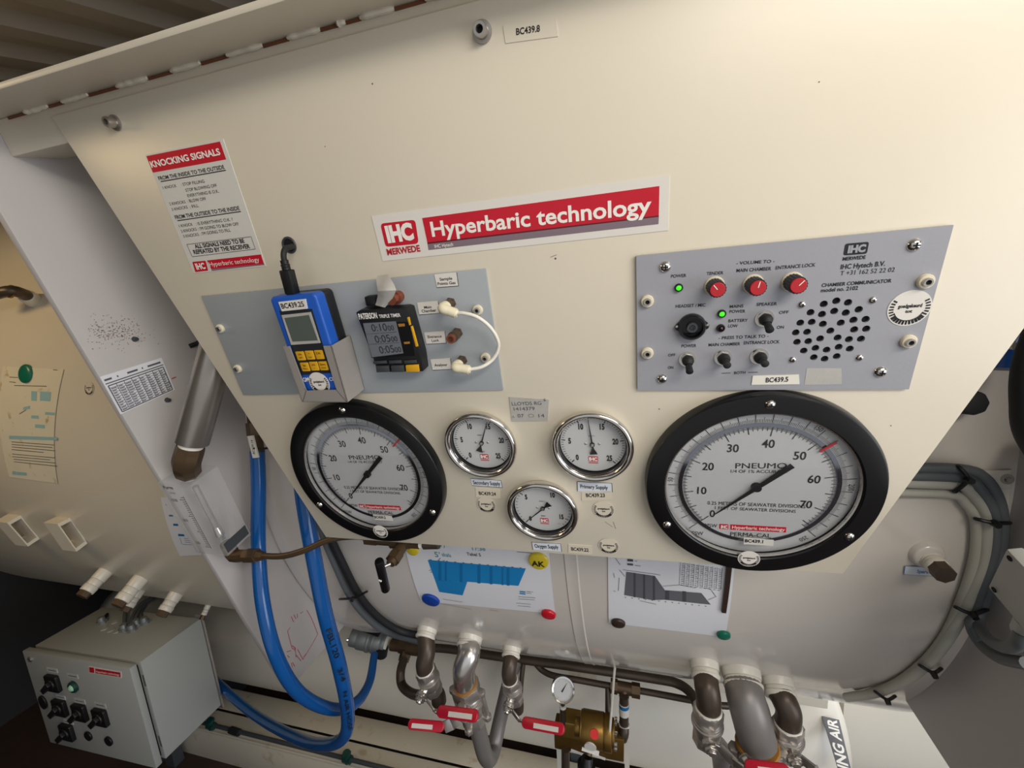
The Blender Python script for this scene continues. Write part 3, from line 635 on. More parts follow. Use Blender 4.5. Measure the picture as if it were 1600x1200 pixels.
for q in ([(245, 918), (357, 912), (350, 888), (238, 894)], [(377, 914), (482, 910), (478, 884), (372, 890)], [(508, 914), (612, 908), (605, 882), (502, 888)]):
    o = MB(); o.prism([Lt(*zm(*p)) for p in q], NT, NT + .0020); o.build('small_key', 'dark_grey', tm, bevel=.0005)
for q, m, lb in (([(272, 986), (382, 982), (372, 930), (265, 932)], 'dark_grey', None), ([(400, 984), (508, 982), (500, 926), (394, 930)], 'dark_grey', None), ([(524, 982), (634, 980), (626, 920), (518, 926)], 'key_yellow', 'yellow key')):
    o = MB(); o.prism([Lt(*zm(*p)) for p in q], NT, NT + .0028); k = o.build('large_key', m, tm, bevel=.0006)
    if lb: lab(k, lb)
for q in ([(545, 590), (560, 585), (545, 518), (526, 522)], [(600, 772), (620, 768), (572, 594), (556, 598)]):
    o = MB(); o.prism([Lt(*zm(*p)) for p in q], NT - .001, NT + .0012); lab(o.build('slide_switch', 'key_yellow', tm, bevel=.0004), 'yellow slide switch')
for q in ([(455, 602), (508, 597), (503, 574), (448, 578)], [(503, 750), (550, 745), (546, 728), (497, 732)]):
    o = MB(); o.prism([Lt(*zm(*p)) for p in q], NT, NT + .0006); lab(o.build('mode_mark', 'amber_sealant', tm), 'small amber legend')
q = pan(*zm(213, 385), .012) - L.o; o = MB(); o.prism(rrect(q.x - .007, q.y - .006, q.x + .007, q.y + .006, .002), TH, .013); o.build('clip', 'black_plastic', tm, bevel=.001)
# copper stub hidden beside the tape, tape flap
q = pan(*zm(470, 335)) - Loc(585, 540).o; o = MB(); o.cyl((q.x, q.y, TH), (q.x, q.y, .024), .0066, .0062, 20); o.cyl((q.x, q.y, .010), (q.x, q.y, .015), .0076, .0076, 20); lab(o.build('sample_stub', 'copper', ip), 'copper stub behind the silver tape')
tp = thing('tape_strip', 'crumpled strip of silver tape over the top of the triple timer', 'tape', L.frame())
cl = [((265, 172), (358, 158), .010), ((262, 222), (385, 200), .020), ((268, 262), (412, 245), .027), ((276, 300), (430, 292), .030), ((272, 345), (412, 340), .027), ((262, 390), (385, 385), .024), ((252, 418), (335, 440), .0235)]
vs = []
for a, b, n in cl:
    for k in range(5):
        s_ = k / 4; u = a[0] + (b[0] - a[0]) * s_; v = a[1] + (b[1] - a[1]) * s_; nn = n + .0022 * math.sin(s_ * 5 + n * 200); q = pan(*zm(u, v), nn) - L.o; vs.append(V(q.x, q.y, nn))
o = MB(); m_ = len(cl); o.add(vs + [p + V(0, .0002, -.0006) for p in vs], [f for r_ in range(m_ - 1) for k in range(4) for f in ((r_ * 5 + k, r_ * 5 + k + 1, r_ * 5 + k + 6, r_ * 5 + k + 5), (m_ * 5 + r_ * 5 + k + 5, m_ * 5 + r_ * 5 + k + 6, m_ * 5 + r_ * 5 + k + 1, m_ * 5 + r_ * 5 + k))])
o.build('tape', 'tape_silver', tp, sharp=50, recalc=False)

# ------------------------------------------------------------------ chamber communicator
L = Loc(1220, 480); TH = .0035; z7 = zoomer(4.285, 980, 340); z8 = zoomer(4.286, 1220, 340)
cm = thing('chamber_communicator', 'grey communicator panel with red volume knobs, toggle switches and speaker holes', 'communicator', L.frame())
HO = [(278, 573), (361, 552), (439, 563), (190, 629), (266, 641), (347, 620), (424, 631), (510, 609), (122, 698), (198, 693), (272, 706), (391, 698), (475, 679), (556, 674), (92, 763), (167, 759), (322, 751), (480, 743), (560, 738),
      (100, 826), (175, 821), (254, 803), (370, 797), (445, 808), (525, 805), (145, 884), (223, 866), (297, 878), (377, 859), (451, 871), (212, 928), (284, 938), (364, 921)]
cu = bpy.data.curves.new('outline', 'CURVE'); cu.dimensions = '2D'; cu.fill_mode = 'BOTH'; cu.extrude = TH / 2 - .0005
def spl(pts):
    s_ = cu.splines.new('POLY'); s_.points.add(len(pts) - 1); s_.use_cyclic_u = True
    for i, p in enumerate(pts): s_.points[i].co = (p[0], p[1], 0, 1)
spl([L(996, 608), L(1417, 606), L(1486, 351), L(994, 399)])
for x, y in HO: spl(disc(L(*z8(x, y)), .0034, 16)[::-1])
co = bpy.data.objects.new('outline', cu); me = co.to_mesh()
o = MB(); o.add([v.co + V(0, 0, TH / 2 + .0005) for v in me.vertices], [tuple(f.vertices) for f in me.polygons]); co.to_mesh_clear(); bpy.data.objects.remove(co)
o.build('faceplate', 'cool_grey_paint', cm)
c = L(*z8(325, 750)); o = MB(); o.cyl((c.x, c.y, .0002), (c.x, c.y, .0009), .038, None, 40); o.build('speaker_cone', 'hole_black', cm)
o = MB()
lines(o, L, z7, [('POWER', (291, 398), (392, 392), 20), ('TENDER', (527, 380), (638, 374), 20), ('- VOLUME TO -', (725, 311), (978, 297), 20), ('MAIN CHAMBER', (725, 361), (955, 347), 22), ('ENTRANCE LOCK', (985, 343), (1249, 322), 22),
    ('HEADSET / MIC', (322, 598), (520, 588), 20), ('MAINS', (681, 599), (771, 594), 19), ('POWER', (679, 632), (784, 629), 19), ('SPEAKER', (858, 585), (994, 580), 20), ('BATTERY', (672, 694), (800, 689), 19), ('LOW', (670, 728), (734, 727), 19),
    ('OFF', (1007, 638), (1072, 635), 19), ('ON', (993, 737), (1040, 735), 19), ('- PRESS TO TALK TO -', (608, 808), (938, 794), 19), ('MAIN CHAMBER', (541, 854), (750, 846), 19), ('ENTRANCE LOCK', (775, 841), (1012, 833), 20),
    ('POWER', (361, 862), (459, 858), 19), ('OFF', (272, 921), (320, 919), 17), ('ON', (270, 1004), (306, 1003), 17), ('BOTH', (710, 1039), (785, 1036), 17)], TH + .0003, .012)
for a, b in (((627, 1033), (688, 1031)), ((805, 1028), (868, 1026))): o.stroke(L(*z7(*a)), L(*z7(*b)), .0006, TH + .0003)
lines(o, L, z8, [('MERWEDE', (401, 284), (553, 271), 22, .03), ('IHC Hytech B.V.', (388, 341), (683, 317), 30, .02), ('T +31 162 52 22 02', (385, 382), (745, 357), 28), ('CHAMBER COMMUNICATOR', (262, 459), (725, 428), 22, .02), ('model no. 2102', (257, 494), (503, 477), 24, .02)], TH + .0003)
lab(o.build('lettering', 'navy_ink', cm), 'printed lettering')
o = MB(); badge(o, L, z8, [(406, 250), (563, 238), (578, 158), (419, 172)], .002, TH); s = o.build('logo_badge', 'navy_ink', cm); o = MB(); lines(o, L, z8, [('IHC', (432, 232), (550, 222), 44, .06)], TH + .0006); o.build('lettering', 'cool_grey_paint', s)
o = MB(); o.prism([L(*z8(*p)) for p in ((150, 1110), (398, 1105), (395, 1000), (165, 1000))], TH, TH + .0002); lab(o.build('glue_residue', 'tape_silver', cm), 'dull residue of a removed sticker')
for u, v in ((1039, 416), (1425, 382), (1373, 579), (1034, 590)): q = L(u, v); pan_screw(cm, q.x, q.y, TH, .0058, 'face_screw')
for x, y in ((133, 577), (604, 547), (71, 944), (516, 930)): q = L(*z8(x, y)); pan_screw(cm, q.x, q.y, TH, .0036, 'speaker_screw')
for u, v in ((1011, 469), (1011, 549.5), (1441, 438), (1415, 531)): q = L(u, v); ring_bolt(cm, q.x, q.y, TH, .0066)
c = L(*z8(845, 600)); inspection(cm, c, .0170, TH)
# lamps
for x, y, m, lb in ((342, 463, 'led_green', 'green power lamp'), (628, 636, 'led_green', 'green mains lamp'), (621, 732, 'led_off', 'unlit battery lamp')):
    q = L(*z7(x, y)); o = MB(); o.lathe([(.0026, TH + .001), (.0027, TH + .003), (.0036, TH + .003), (.0042, TH + .0015), (.0042, TH)], 24, T(q.x, q.y)); k = lab(o.build('lamp', 'black_gloss', cm), lb)
    o = MB(); o.lathe([(0, TH + .0040), (.0014, TH + .0036), (.0024, TH + .0024), (.0026, TH + .001)], 20, T(q.x, q.y)); o.build('lens', m, k)
# volume knobs
for (x, y), tip, ang in ((z7(578, 452), None, 128), (z7(835, 440), None, 78), (z8(65, 425), None, 48)):
    q = L(x, y); o = MB(); o.lathe([(0, TH + .002), (.0090, TH + .002), (.0096, TH + .0008), (.0096, TH)], 32, T(q.x, q.y)); k = o.build('volume_knob', 'ivory_plastic', cm)
    o = MB(); n = 36; poly = [(q.x + (.0078 + (.0004 if i % 2 else -.0002)) * math.cos(2 * PI * i / n), q.y + (.0078 + (.0004 if i % 2 else -.0002)) * math.sin(2 * PI * i / n)) for i in range(n)]
    o.prism(poly, TH + .002, TH + .017); o.build('grip', 'knob_black', k, sharp=20)
    o = MB(); o.lathe([(0, TH + .0185), (.0064, TH + .0185), (.0070, TH + .0178), (.0070, TH + .0165)], 32, T(q.x, q.y)); lab(o.build('cap', 'knob_red', k), 'red cap')
    a = R(ang); o = MB(); o.stroke((q.x + .0004 * math.cos(a), q.y + .0004 * math.sin(a)), (q.x + .0062 * math.cos(a), q.y + .0062 * math.sin(a)), .0008, TH + .0187); lab(o.build('pointer_line', 'white_print', k), 'white pointer line')
# headset socket
q = L(*z7(428, 720)); o = MB()
o.lathe([(.0100, TH + .002), (.0104, TH + .008), (.0122, TH + .008), (.0138, TH + .005), (.0138, TH)], 40, T(q.x, q.y)); o.prism([(q.x - .0168, q.y + .001), (q.x - .0160, q.y - .0022), (q.x - .010, q.y - .006), (q.x + .010, q.y - .006), (q.x + .0160, q.y - .0022), (q.x + .0168, q.y + .001), (q.x + .0155, q.y + .003), (q.x + .008, q.y + .010), (q.x - .008, q.y + .010), (q.x - .0155, q.y + .003)], TH, TH + .003)
k = lab(o.build('headset_socket', 'black_gloss', cm), 'round black headset socket'); o = MB(); o.cyl((q.x, q.y, TH), (q.x, q.y, TH + .0022), .0102, None, 32); o.build('socket_floor', 'hole_black', k)
o = MB(); o.lathe([(.0030, TH + .0022), (.0030, TH + .0062), (.0052, TH + .0062), (.0056, TH + .0022)], 28, T(q.x, q.y)); o.lathe([(0, TH + .0050), (.0030, TH + .0050)], 28, T(q.x, q.y))
for i in range(6): a = R(60 * i + 20); o.cyl((q.x + .002 * math.cos(a), q.y + .002 * math.sin(a), TH + .005), (q.x + .002 * math.cos(a), q.y + .002 * math.sin(a), TH + .0068), .0005, None, 8)
o.build('contact_insert', 'dark_grey', k)
for s_ in (-1, 1): o = MB(); o.lathe([(0, TH + .0046), (.0013, TH + .0042), (.0019, TH + .003)], 14, T(q.x + s_ * .0146, q.y + .001)); o.build('socket_screw', 'chrome', k)
# toggle switches: throw direction as a lean
for (x, y), lean in ((z7(912, 668), -.34), (z7(400, 940), -.36), (z7(637, 928), -.02), (z7(877, 920), .0)):
    q = L(x, y); o = MB(); o.lathe([(.0050, TH), (.0088, TH), (.0088, TH + .0008), (.0062, TH + .0010)], 28, T(q.x, q.y)); k = o.build('toggle_switch', 'chrome', cm)
    o = MB(); o.cyl((q.x, q.y, TH + .0008), (q.x, q.y, TH + .0042), .0072, .0072, 6); o.build('nut', 'steel', k)
    d = V(0, lean, 1).normalized(); b = V(q.x, q.y, TH + .003); o = MB(); o.tube([b, b + V(0, 0, .004), b + d * .0075], [.0062, .0060, .0042], 18, 4); o.tube([b + d * .006, b + d * .0185], [.0031, .0038], 16, 0); o.cyl(b + d * .0183, b + d * .0190, .0038, .0026, 16)
    lab(o.build('boot', 'black_rubber', k), 'black rubber toggle boot')
small_label('number_label', 'white sticker reading BC439.5 across the bottom edge of the communicator panel', [(1174, 601), (1249, 600), (1248, 585), (1176, 587)], 'white_plastic', [('BC439.5', (1196, 597), (1231, 595.5), 7)], n=.0036, bold=.02)

# ------------------------------------------------------------------ two large depth gauges
def pol(r, deg): return (r * math.cos(R(deg)), r * math.sin(R(deg)))
GR, GH, RI = .1262, .015, .1035
GA = V(.1455, -.3492); GB = V(-.3856, -.3548)
zg = zoomer(3.7209, 990, 590)
dg = thing('depth_gauge', 'large black-rimmed depth gauge under the communicator panel, numbered BC439.1', 'gauge', PF(GA.x, GA.y), 'large depth gauges')
o = MB(); o.lathe([(RI + .0005, .002), (RI + .0005, GH - .001), (RI + .0015, GH), (GR - .003, GH), (GR - .0012, GH - .0006), (GR, GH - .0025), (GR + .0005, .0015), (GR + .0005, .0004)], 128); o.build('flange_ring', 'black_gloss', dg)
o = MB(); o.lathe([(RI - .0018, .008), (RI - .0018, .0112), (RI - .0003, .0118), (RI + .0006, .0112), (RI + .0006, .008)], 96); o.build('retaining_ring', 'steel', dg)
o = MB(); o.cyl((0, 0, .0005), (0, 0, .0032), RI + .0002, None, 96); df = o.build('dial', 'dial_silver', dg)
RD = .1000; zd = .0036
o = MB(); o.lathe([(RD * .822, zd - .0003), (RD * .822, zd + .0006), (RD * .868, zd + .0006), (RD * .868, zd - .0003)], 128); lab(o.build('mirror_band', 'mirror_band', df), 'mirror band')
def ga_(v): return 225 - v * 270 / 76.2
o = MB()
for i in range(305):
    t = ga_(i / 4); r1 = .70 if i % 40 == 0 else .725 if i % 20 == 0 else .765 if i % 4 == 0 else .785
    o.stroke(pol(RD * .818, t), pol(RD * r1, t), .0010 if i % 20 == 0 else .0007 if i % 4 == 0 else .00045, zd)
for i in range(251):
    t = 225 - i * 270 / 250; r1 = 1.015 if i % 50 == 0 else .985 if i % 10 == 0 else .94 if i % 5 == 0 else .915
    o.stroke(pol(RD * .872, t), pol(RD * r1, t), .0008 if i % 10 == 0 else .00045, zd)
o.build('scale_tick', 'ink', df)
Lg = Loc(1200, 760, .0036); Lg.o = GA.copy()
o = MB()
for v in range(0, 71, 10): o.ctext(str(v), pol(RD * (.60 if v else .64), ga_(v)), .0105, zd, .012, .86)
for v in (50, 150, 200, 250): t = 225 - v * 270 / 250 - (7 if v != 50 else -6); o.ctext(str(v), pol(RD * .965, t), .0055, zd, 0, .8, R(t - 90))
lines(o, Lg, zg, [('PNEUMO', (592, 528), (890, 528), 30), ('1/4 OF 1% ACCURACY', (565, 553), (900, 556), 17), ('0.25 METERS OF SEAWATER DIVISIONS', (430, 738), (998, 760), 19), ('1 FEET OF SEAWATER DIVISIONS', (473, 765), (942, 787), 17),
    ('MSW', (415, 868), (485, 873), 20), ('FSW', (340, 914), (405, 917), 20), ('PERMA-CAL', (562, 920), (798, 932), 22)], zd)
lab(o.build('lettering', 'ink', df), 'printed numbers and words')
o = MB(); badge(o, Lg, zg, [(499, 880), (551, 882), (551, 854), (499, 851)], .001, zd - .0003); o.prism([Lg(*zg(*p)) for p in ((563, 884), (886, 901), (888, 871), (563, 854))], zd - .0003, zd); s = o.build('red_print', 'red_print', df)
o = MB(); lines(o, Lg, zg, [('Hyperbaric technology', (572, 877), (878, 892), 17, .01), ('IHC', (507, 875), (545, 877), 17, .04)], zd + .0003); o.build('white_lettering', 'white_print', df)
o = MB(); t = ga_(51.7); o.prism([pol(RD * .775, t - .9), pol(RD * .965, t - .8), pol(RD * .965, t + .8), pol(RD * .775, t + .9)], .0052, .0062); lab(o.build('limit_marker', 'red_ink', dg), 'red limit marker')
o = MB(); t = ga_(0)
def along(r, w): c = pol(r, t); n = pol(w, t + 90); return (c[0] + n[0], c[1] + n[1]), (c[0] - n[0], c[1] - n[1])
a, b = along(-.047, .0034); c, d = along(0, .0026); e1, f1 = along(.063, .0004); o.prism([a, b, d, f1, e1, c], .0066, .0074); o.cyl((0, 0, .0036), (0, 0, .0086), .0056, .005, 28); lab(o.build('pointer', 'black_plastic', dg), 'black pointer resting at zero')
o = MB(); o.cyl((0, 0, .0094), (0, 0, .0108), RI - .001, None, 96); lab(o.build('glass', 'window_glass', dg), 'clear glass')
for t in (90, 210, 330): q = pol(.1155, t); pan_screw(dg, q[0], q[1], GH, .0052, 'rim_screw')
c = Lg(*zg(670, 1053)); Lr = Loc(1200, 760, GH); Lr.o = GA.copy(); c = Lr(*zg(670, 1053)); inspection(dg, c, .0128, GH, 'sticker')
def copy_tree(o_, parent=None):
    c_ = o_.copy(); COL.objects.link(c_)
    if parent is not None: c_.parent = parent
    for k_ in list(o_.children): copy_tree(k_, c_)
    return c_
dg2 = copy_tree(dg); dg2.matrix_world = PF(GB.x, GB.y); dg2['label'] = 'large black-rimmed depth gauge under the blue analyser, numbered BC439.2'
for g_, num in ((dg, 'BC439.1'), (dg2, 'BC439.2')):
    Ls = Loc(1200, 760, .011); Ls.o = GA.copy(); q = [Ls(*zg(*p)) for p in ((640, 968), (812, 978), (815, 944), (640, 930))]
    o = MB(); o.prism(q, .0109, .0112); s = o.build('number_sticker', 'grey_sticker', g_); o = MB(); lines(o, Ls, zg, [(num, (646, 955), (752, 961), 17, .03)], .0115); o.build('lettering', 'ink', s)

# ------------------------------------------------------------------ three chrome pressure gauges
def pressure_gauge(c, full, step, minor, val, label):
    t = thing('pressure_gauge', label, 'gauge', PF(c.x, c.y), 'chrome pressure gauges on the panel'); Rb = .0505
    prof = [(.0475, .0004), (.0485, .002), (Rb - .0012, .0035)]
    for i in range(9): a = R(-20 + 200 * i / 8); prof.append((.0466 + .0042 * math.cos(a), .0085 + .0052 * math.sin(a)))
    prof += [(.0424, .0085), (.0418, .0075)]
    o = MB(); o.lathe(prof, 96); o.build('bezel', 'chrome', t)
    o = MB(); o.lathe([(.0420, .0090), (.0419, .0002), (.0400, .0002)], 72); o.build('case_wall', 'black_gloss', t)
    o = MB(); o.cyl((0, 0, .0002), (0, 0, .0009), .0408, None, 72); d = o.build('dial', 'dial_face', t); z = .0012
    o = MB(); N = int(round(full / minor))
    for i in range(N + 1):
        v = i * minor; a = 225 - 270 * v / full; maj = abs(v / step - round(v / step)) < 1e-6; w = .0013 if maj else .0007
        o.stroke(pol(.0395, a), pol(.0345 if maj else .0365, a), w, z)
    v = 0
    while v <= full + .01: o.ctext('%d' % v, pol(.0288, 225 - 270 * v / full), .0076, z, .05, .64); v += step
    o.ctext('bar', (-.0005, -.0135), .0036, z, .0, .9); o.ctext('EN837-1', (0, .0122), .0017, z); o.ctext('KL.1', (.0215, -.0262), .0016, z)
    o.build('scale_print', 'ink', d)
    o = MB(); o.prism(rrect(-.0062, -.0262, .0062, -.0182, .0014, 3), z - .0004, z); o.flat([(-.0062, -.0288), (.0062, -.0288), (.0062, -.0275), (-.0062, -.0275)], z); s = lab(o.build('logo_badge', 'red_print', d), 'small red badge')
    o = MB(); o.ctext('IHC', (0, -.0222), .0048, z + .0003, .06, .9); o.build('lettering', 'white_print', s)
    for x in (-.0085, .0085): o = MB(); o.lathe([(0, .0014), (.0015, .0012), (.0018, .0009)], 14, T(x, .0003)); o.build('dial_screw', 'cast_steel', d)
    a = 225 - 270 * val / full; o = MB()
    def al(r, w): p = pol(r, a); n = pol(w, a + 90); return (p[0] + n[0], p[1] + n[1]), (p[0] - n[0], p[1] - n[1])
    p1, p2 = al(.0365, .0003); p3, p4 = al(0, .0010); p5, p6 = al(-.0055, .0012); p7, p8 = al(-.0140, .0048)
    o.prism([p1, p3, p5, p7, p8, p6, p4, p2], .0026, .0032); o.cyl((0, 0, .0009), (0, 0, .0034), .0030, None, 20); k = lab(o.build('pointer', 'black_plastic', t), 'black pointer with fan-shaped tail')
    o = MB(); o.cyl((0, 0, .0032), (0, 0, .0042), .0022, .0018, 16); o.build('hub', 'steel', k)
    o = MB(); o.cyl((0, 0, .0072), (0, 0, .0080), .0420, None, 72); o.build('glass', 'window_glass', t)
    return t
pressure_gauge(V(-.193, -.2972), 25, 5, .5, 14.5, 'chrome pressure gauge above the Secondary Supply label, pointer near 15')
pressure_gauge(V(-.0446, -.2962), 25, 5, .5, 12.0, 'chrome pressure gauge above the Primary Supply label, pointer at 12')
pressure_gauge(V(-.1190, -.4040), 16, 5, .5, .1, 'chrome pressure gauge above the Oxygen Supply label, pointer at zero')

# ------------------------------------------------------------------ papers and magnets on the curved shell
class Cyl:                                     # unrolled shell: (along, arc length)
    def __call__(s, u, v): x, th = cyl(u, v); return Vector((x, RC * th))
CL = Cyl()
def cwarp(o, org, off): return o.warp(lambda p: cp(p.x, p.y / RC, off + p.z) - org)
def paper(name, label, cat, quad, m='paper', off=.0012):
    u = sum(q[0] for q in quad) / 4; v = sum(q[1] for q in quad) / 4; org = cw(u, v); t = thing(name, label, cat, Matrix.Translation(org))
    q = [CL(*p) for p in quad]; o = MB(); o.grid(q, 8, 12); n = len(o.v); f = list(o.f); top = [p + V(0, 0, .0005) for p in o.v]
    o.v += top; o.f += [tuple(i + n for i in a) for a in f]; cwarp(o, org, off); o.build('sheet', m, t, recalc=False); return t, org
def pen(o, org, parent, name, m, off, label=None):
    cwarp(o, org, off); a = o.build(name, m, parent, recalc=False)
    if label: lab(a, label)
    return a
I = lambda x, y: (x, y)
zm = zoomer(4.706, 600, 830)
t, org = paper('treatment_table', 'plastic-covered sheet headed Tabel 5 with a blue profile diagram', 'sheet', [(658, 938), (868, 958), (856, 830), (628, 826)])
o = MB(); o.grid([CL(*zm(*p)) for p in ((376, 346), (990, 395), (1045, 268), (325, 205))], 10, 8); o.grid([CL(*zm(*p)) for p in ((410, 440), (580, 465), (615, 366), (376, 346))], 5, 8)
pen(o, org, t, 'blue_profile', 'blue_print', .0022)
o = MB()
for x0, x1 in ((405, 425), (452, 465), (560, 580), (690, 712), (780, 800), (868, 880), (905, 925)): o.grid([CL(*zm(*p)) for p in ((x0, 352 + (x0 - 376) * .075), (x1, 352 + (x1 - 376) * .075), (x1, 212 + (x1 - 325) * .088), (x0, 212 + (x0 - 325) * .088))], 2, 6)
pen(o, org, t, 'profile_stripe', 'blue_print_dark', .0025)
o = MB(); lines(o, CL, zm, [('Tabel 5', (614, 172), (717, 179), 22, .01)], 0)
for a, b in (((438, 492), (580, 514)), ((415, 524), (645, 566)), ((980, 146), (1090, 154)), ((780, 572), (845, 580)), ((1050, 436), (1098, 440)), ((1050, 448), (1085, 450)), ((990, 474), (1115, 482)), ((990, 490), (1110, 497)), ((975, 520), (1080, 530)), ((985, 540), (1080, 548))): o.stroke(CL(*zm(*a)), CL(*zm(*b)), .0009)
for i in range(12): x = 340 + i * 60; o.stroke(CL(*zm(x, 203 + i * 5.3)), CL(*zm(x + 14, 204 + i * 5.3)), .0016)
pen(o, org, t, 'printed_text', 'faint_ink', .0026)
o = MB(); lines(o, CL, zm, [('17:38', (655, 134), (750, 138), 28), ('(r)', (408, 106), (452, 110), 30), ("5'", (380, 182), (420, 186), 36), ('skala', (432, 178), (500, 184), 26)], 0)
for a, b in (((350, 228), (372, 215)), ((372, 228), (398, 214)), ((405, 205), (420, 190)), ((410, 225), (450, 208)), ((335, 282), (350, 278)), ((345, 296), (365, 290))): o.stroke(CL(*zm(*a)), CL(*zm(*b)), .0014)
pen(o, org, t, 'handwriting', 'teal_ink', .0027, 'teal handwritten notes')
o = MB()
for k in range(2): o.grid([CL(*zm(*p)) for p in ((1000, 440 + 14 * k), (1042, 444 + 14 * k), (1042, 436 + 14 * k), (1000, 432 + 14 * k))], 1, 1)
pen(o, org, t, 'legend_block', 'blue_print', .0026)
zm = zoomer(4.706, 900, 850)
t, org = paper('treatment_table', 'white sheet with a grey stepped profile and a small number table', 'sheet', [(951, 972), (1133, 994), (1148, 875), (950, 855)])
o = MB(); o.grid([CL(*zm(*p)) for p in ((355, 368), (560, 405), (580, 228), (370, 197))], 6, 8); o.grid([CL(*zm(*p)) for p in ((560, 405), (655, 402), (655, 335), (580, 228))], 4, 8)
o.grid([CL(*zm(*p)) for p in ((655, 402), (905, 430), (920, 353), (655, 332))], 8, 6); o.grid([CL(*zm(*p)) for p in ((905, 430), (990, 438), (925, 358), (920, 353))], 3, 5); pen(o, org, t, 'grey_profile', 'chart_grey', .0022)
o = MB()
for x, w, a, b in ((424, 14, 204, 382), (494, 14, 216, 394), (566, 14, 228, 404), (656, 28, 334, 402), (782, 26, 338, 416)): o.grid([CL(*zm(*p)) for p in ((x, b), (x + w, b + 2), (x + w, a + 2), (x, a))], 1, 6)
o.grid([CL(*zm(*p)) for p in ((378, 120), (420, 123), (420, 106), (378, 103))], 1, 1); pen(o, org, t, 'dark_bar', 'chart_dark', .0025)
o = MB(); o.grid([CL(*zm(*p)) for p in ((378, 148), (420, 151), (420, 138), (378, 135))], 1, 1)
for i in range(10):
    x = 770 + 34 * i; o.stroke(CL(*zm(x - 3, 126 + i * 5)), CL(*zm(x - 12, 290 + i * 4)), .0006)
for r_ in range(13):
    for i in range(9): x = 776 + 34 * i - r_ * .8; y = 136 + r_ * 13 + i * 5; o.stroke(CL(*zm(x + random.uniform(0, 4), y)), CL(*zm(x + random.uniform(14, 26), y + 2)), .0009)
for a, b in (((320, 182), (360, 230)), ((345, 182), (620, 220)), ((640, 302), (760, 293)), ((760, 293), (880, 315)), ((935, 316), (985, 320)), ((985, 320), (1028, 378)), ((1028, 378), (970, 402)), ((276, 205), (284, 240)), ((470, 408), (590, 435)), ((290, 95), (325, 145)), ((435, 118), (450, 120)), ((435, 150), (475, 155)), ((318, 240), (312, 335)), ((275, 335), (292, 342))): o.stroke(CL(*zm(*a)), CL(*zm(*b)), .0008)
for i in range(13): x = 360 + i * 49; y = 383 + i * 5.4; o.stroke(CL(*zm(x, y)), CL(*zm(x + 9, y + 1)), .0018)
pen(o, org, t, 'printed_text', 'faint_ink', .0026)
t, org = paper('notice_sheet', 'stained paper notice held by a green magnet beside the collar plate', 'sheet', [(16, 745), (91, 755), (101, 577), (6, 572)], 'old_paper')
z4 = zoomer(3.75, 0, 380); z5 = zoomer(4, 0, 680)
o = MB()
for q in ([(190, 922), (220, 924), (222, 868), (190, 866)], [(240, 922), (300, 926), (306, 872), (242, 868)], [(270, 1004), (325, 1008), (328, 992), (272, 988)], [(190, 1026), (232, 1028), (232, 1010), (190, 1008)], [(212, 1080), (268, 1084), (268, 1064), (212, 1060)], [(60, 1146), (340, 1154), (342, 1136), (60, 1126)], [(140, 975), (182, 970), (182, 952), (145, 960)]): o.grid([CL(*z4(*p)) for p in q], 2, 2)
o.grid([CL(*z5(*p)) for p in ((84, 243), (108, 246), (108, 225), (84, 222))], 1, 1); o.grid([CL(*z5(*p)) for p in ((112, 246), (172, 250), (172, 232), (112, 226))], 1, 1); pen(o, org, t, 'pale_print', 'pale_teal', .0022)
o = MB()
for i, (a, b) in enumerate((((78, 40), (345, 60)), ((80, 56), (335, 76)), ((82, 72), (350, 95)), ((80, 88), (280, 106)), ((84, 116), (352, 140)), ((84, 132), (320, 152)), ((92, 148), (352, 172)), ((94, 164), (365, 192)))): o.stroke(CL(*z5(*a)), CL(*z5(*b)), .0016)
for a, b in (((62, 784), (112, 788)), ((62, 812), (98, 816)), ((90, 834), (280, 838)), ((318, 742), (344, 744)), ((120, 1000), (160, 975))): o.stroke(CL(*z4(*a)), CL(*z4(*b)), .0016)
pen(o, org, t, 'printed_text', 'faint_ink', .0023)
t, org = paper('instruction_leaf', 'white leaf with blue print poking out behind the collar plate by the flowmeter', 'sheet', [(282, 868), (322, 866), (296, 778), (252, 776)])
z1 = zoomer(7.06, 240, 720); o = MB()
for q in ([(178, 606), (224, 608), (218, 592), (180, 590)], [(226, 710), (282, 712), (276, 690), (226, 688)], [(280, 824), (350, 826), (344, 804), (280, 800)]): o.grid([CL(*z1(*p)) for p in q], 1, 1)
for a, b in (((300, 840), (320, 912)), ((325, 915), (432, 918)), ((345, 850), (390, 852)), ((350, 870), (405, 872)), ((355, 890), (415, 893)), ((140, 470), (155, 492))): o.stroke(CL(*z1(*a)), CL(*z1(*b)), .0012)
pen(o, org, t, 'blue_text', 'blue_print_dark', .0022)
t, org = paper('port_label', 'framed Spare label beside the capped port', 'label', [(1411, 896), (1462, 899), (1462, 885), (1413, 883)], 'pale_label')
o = MB(); q = [CL(*p) for p in ((1411, 896), (1462, 899), (1462, 885), (1413, 883))]; o.stroke(q[2], q[3], .0007); o.stroke(q[3], q[0], .0007); o.stroke(q[0], q[1], .0004); lines(o, CL, I, [('Spare', (1431, 893.5), (1449, 894.5), 5, .01)], 0); pen(o, org, t, 'lettering', 'blue_print_dark', .0022)
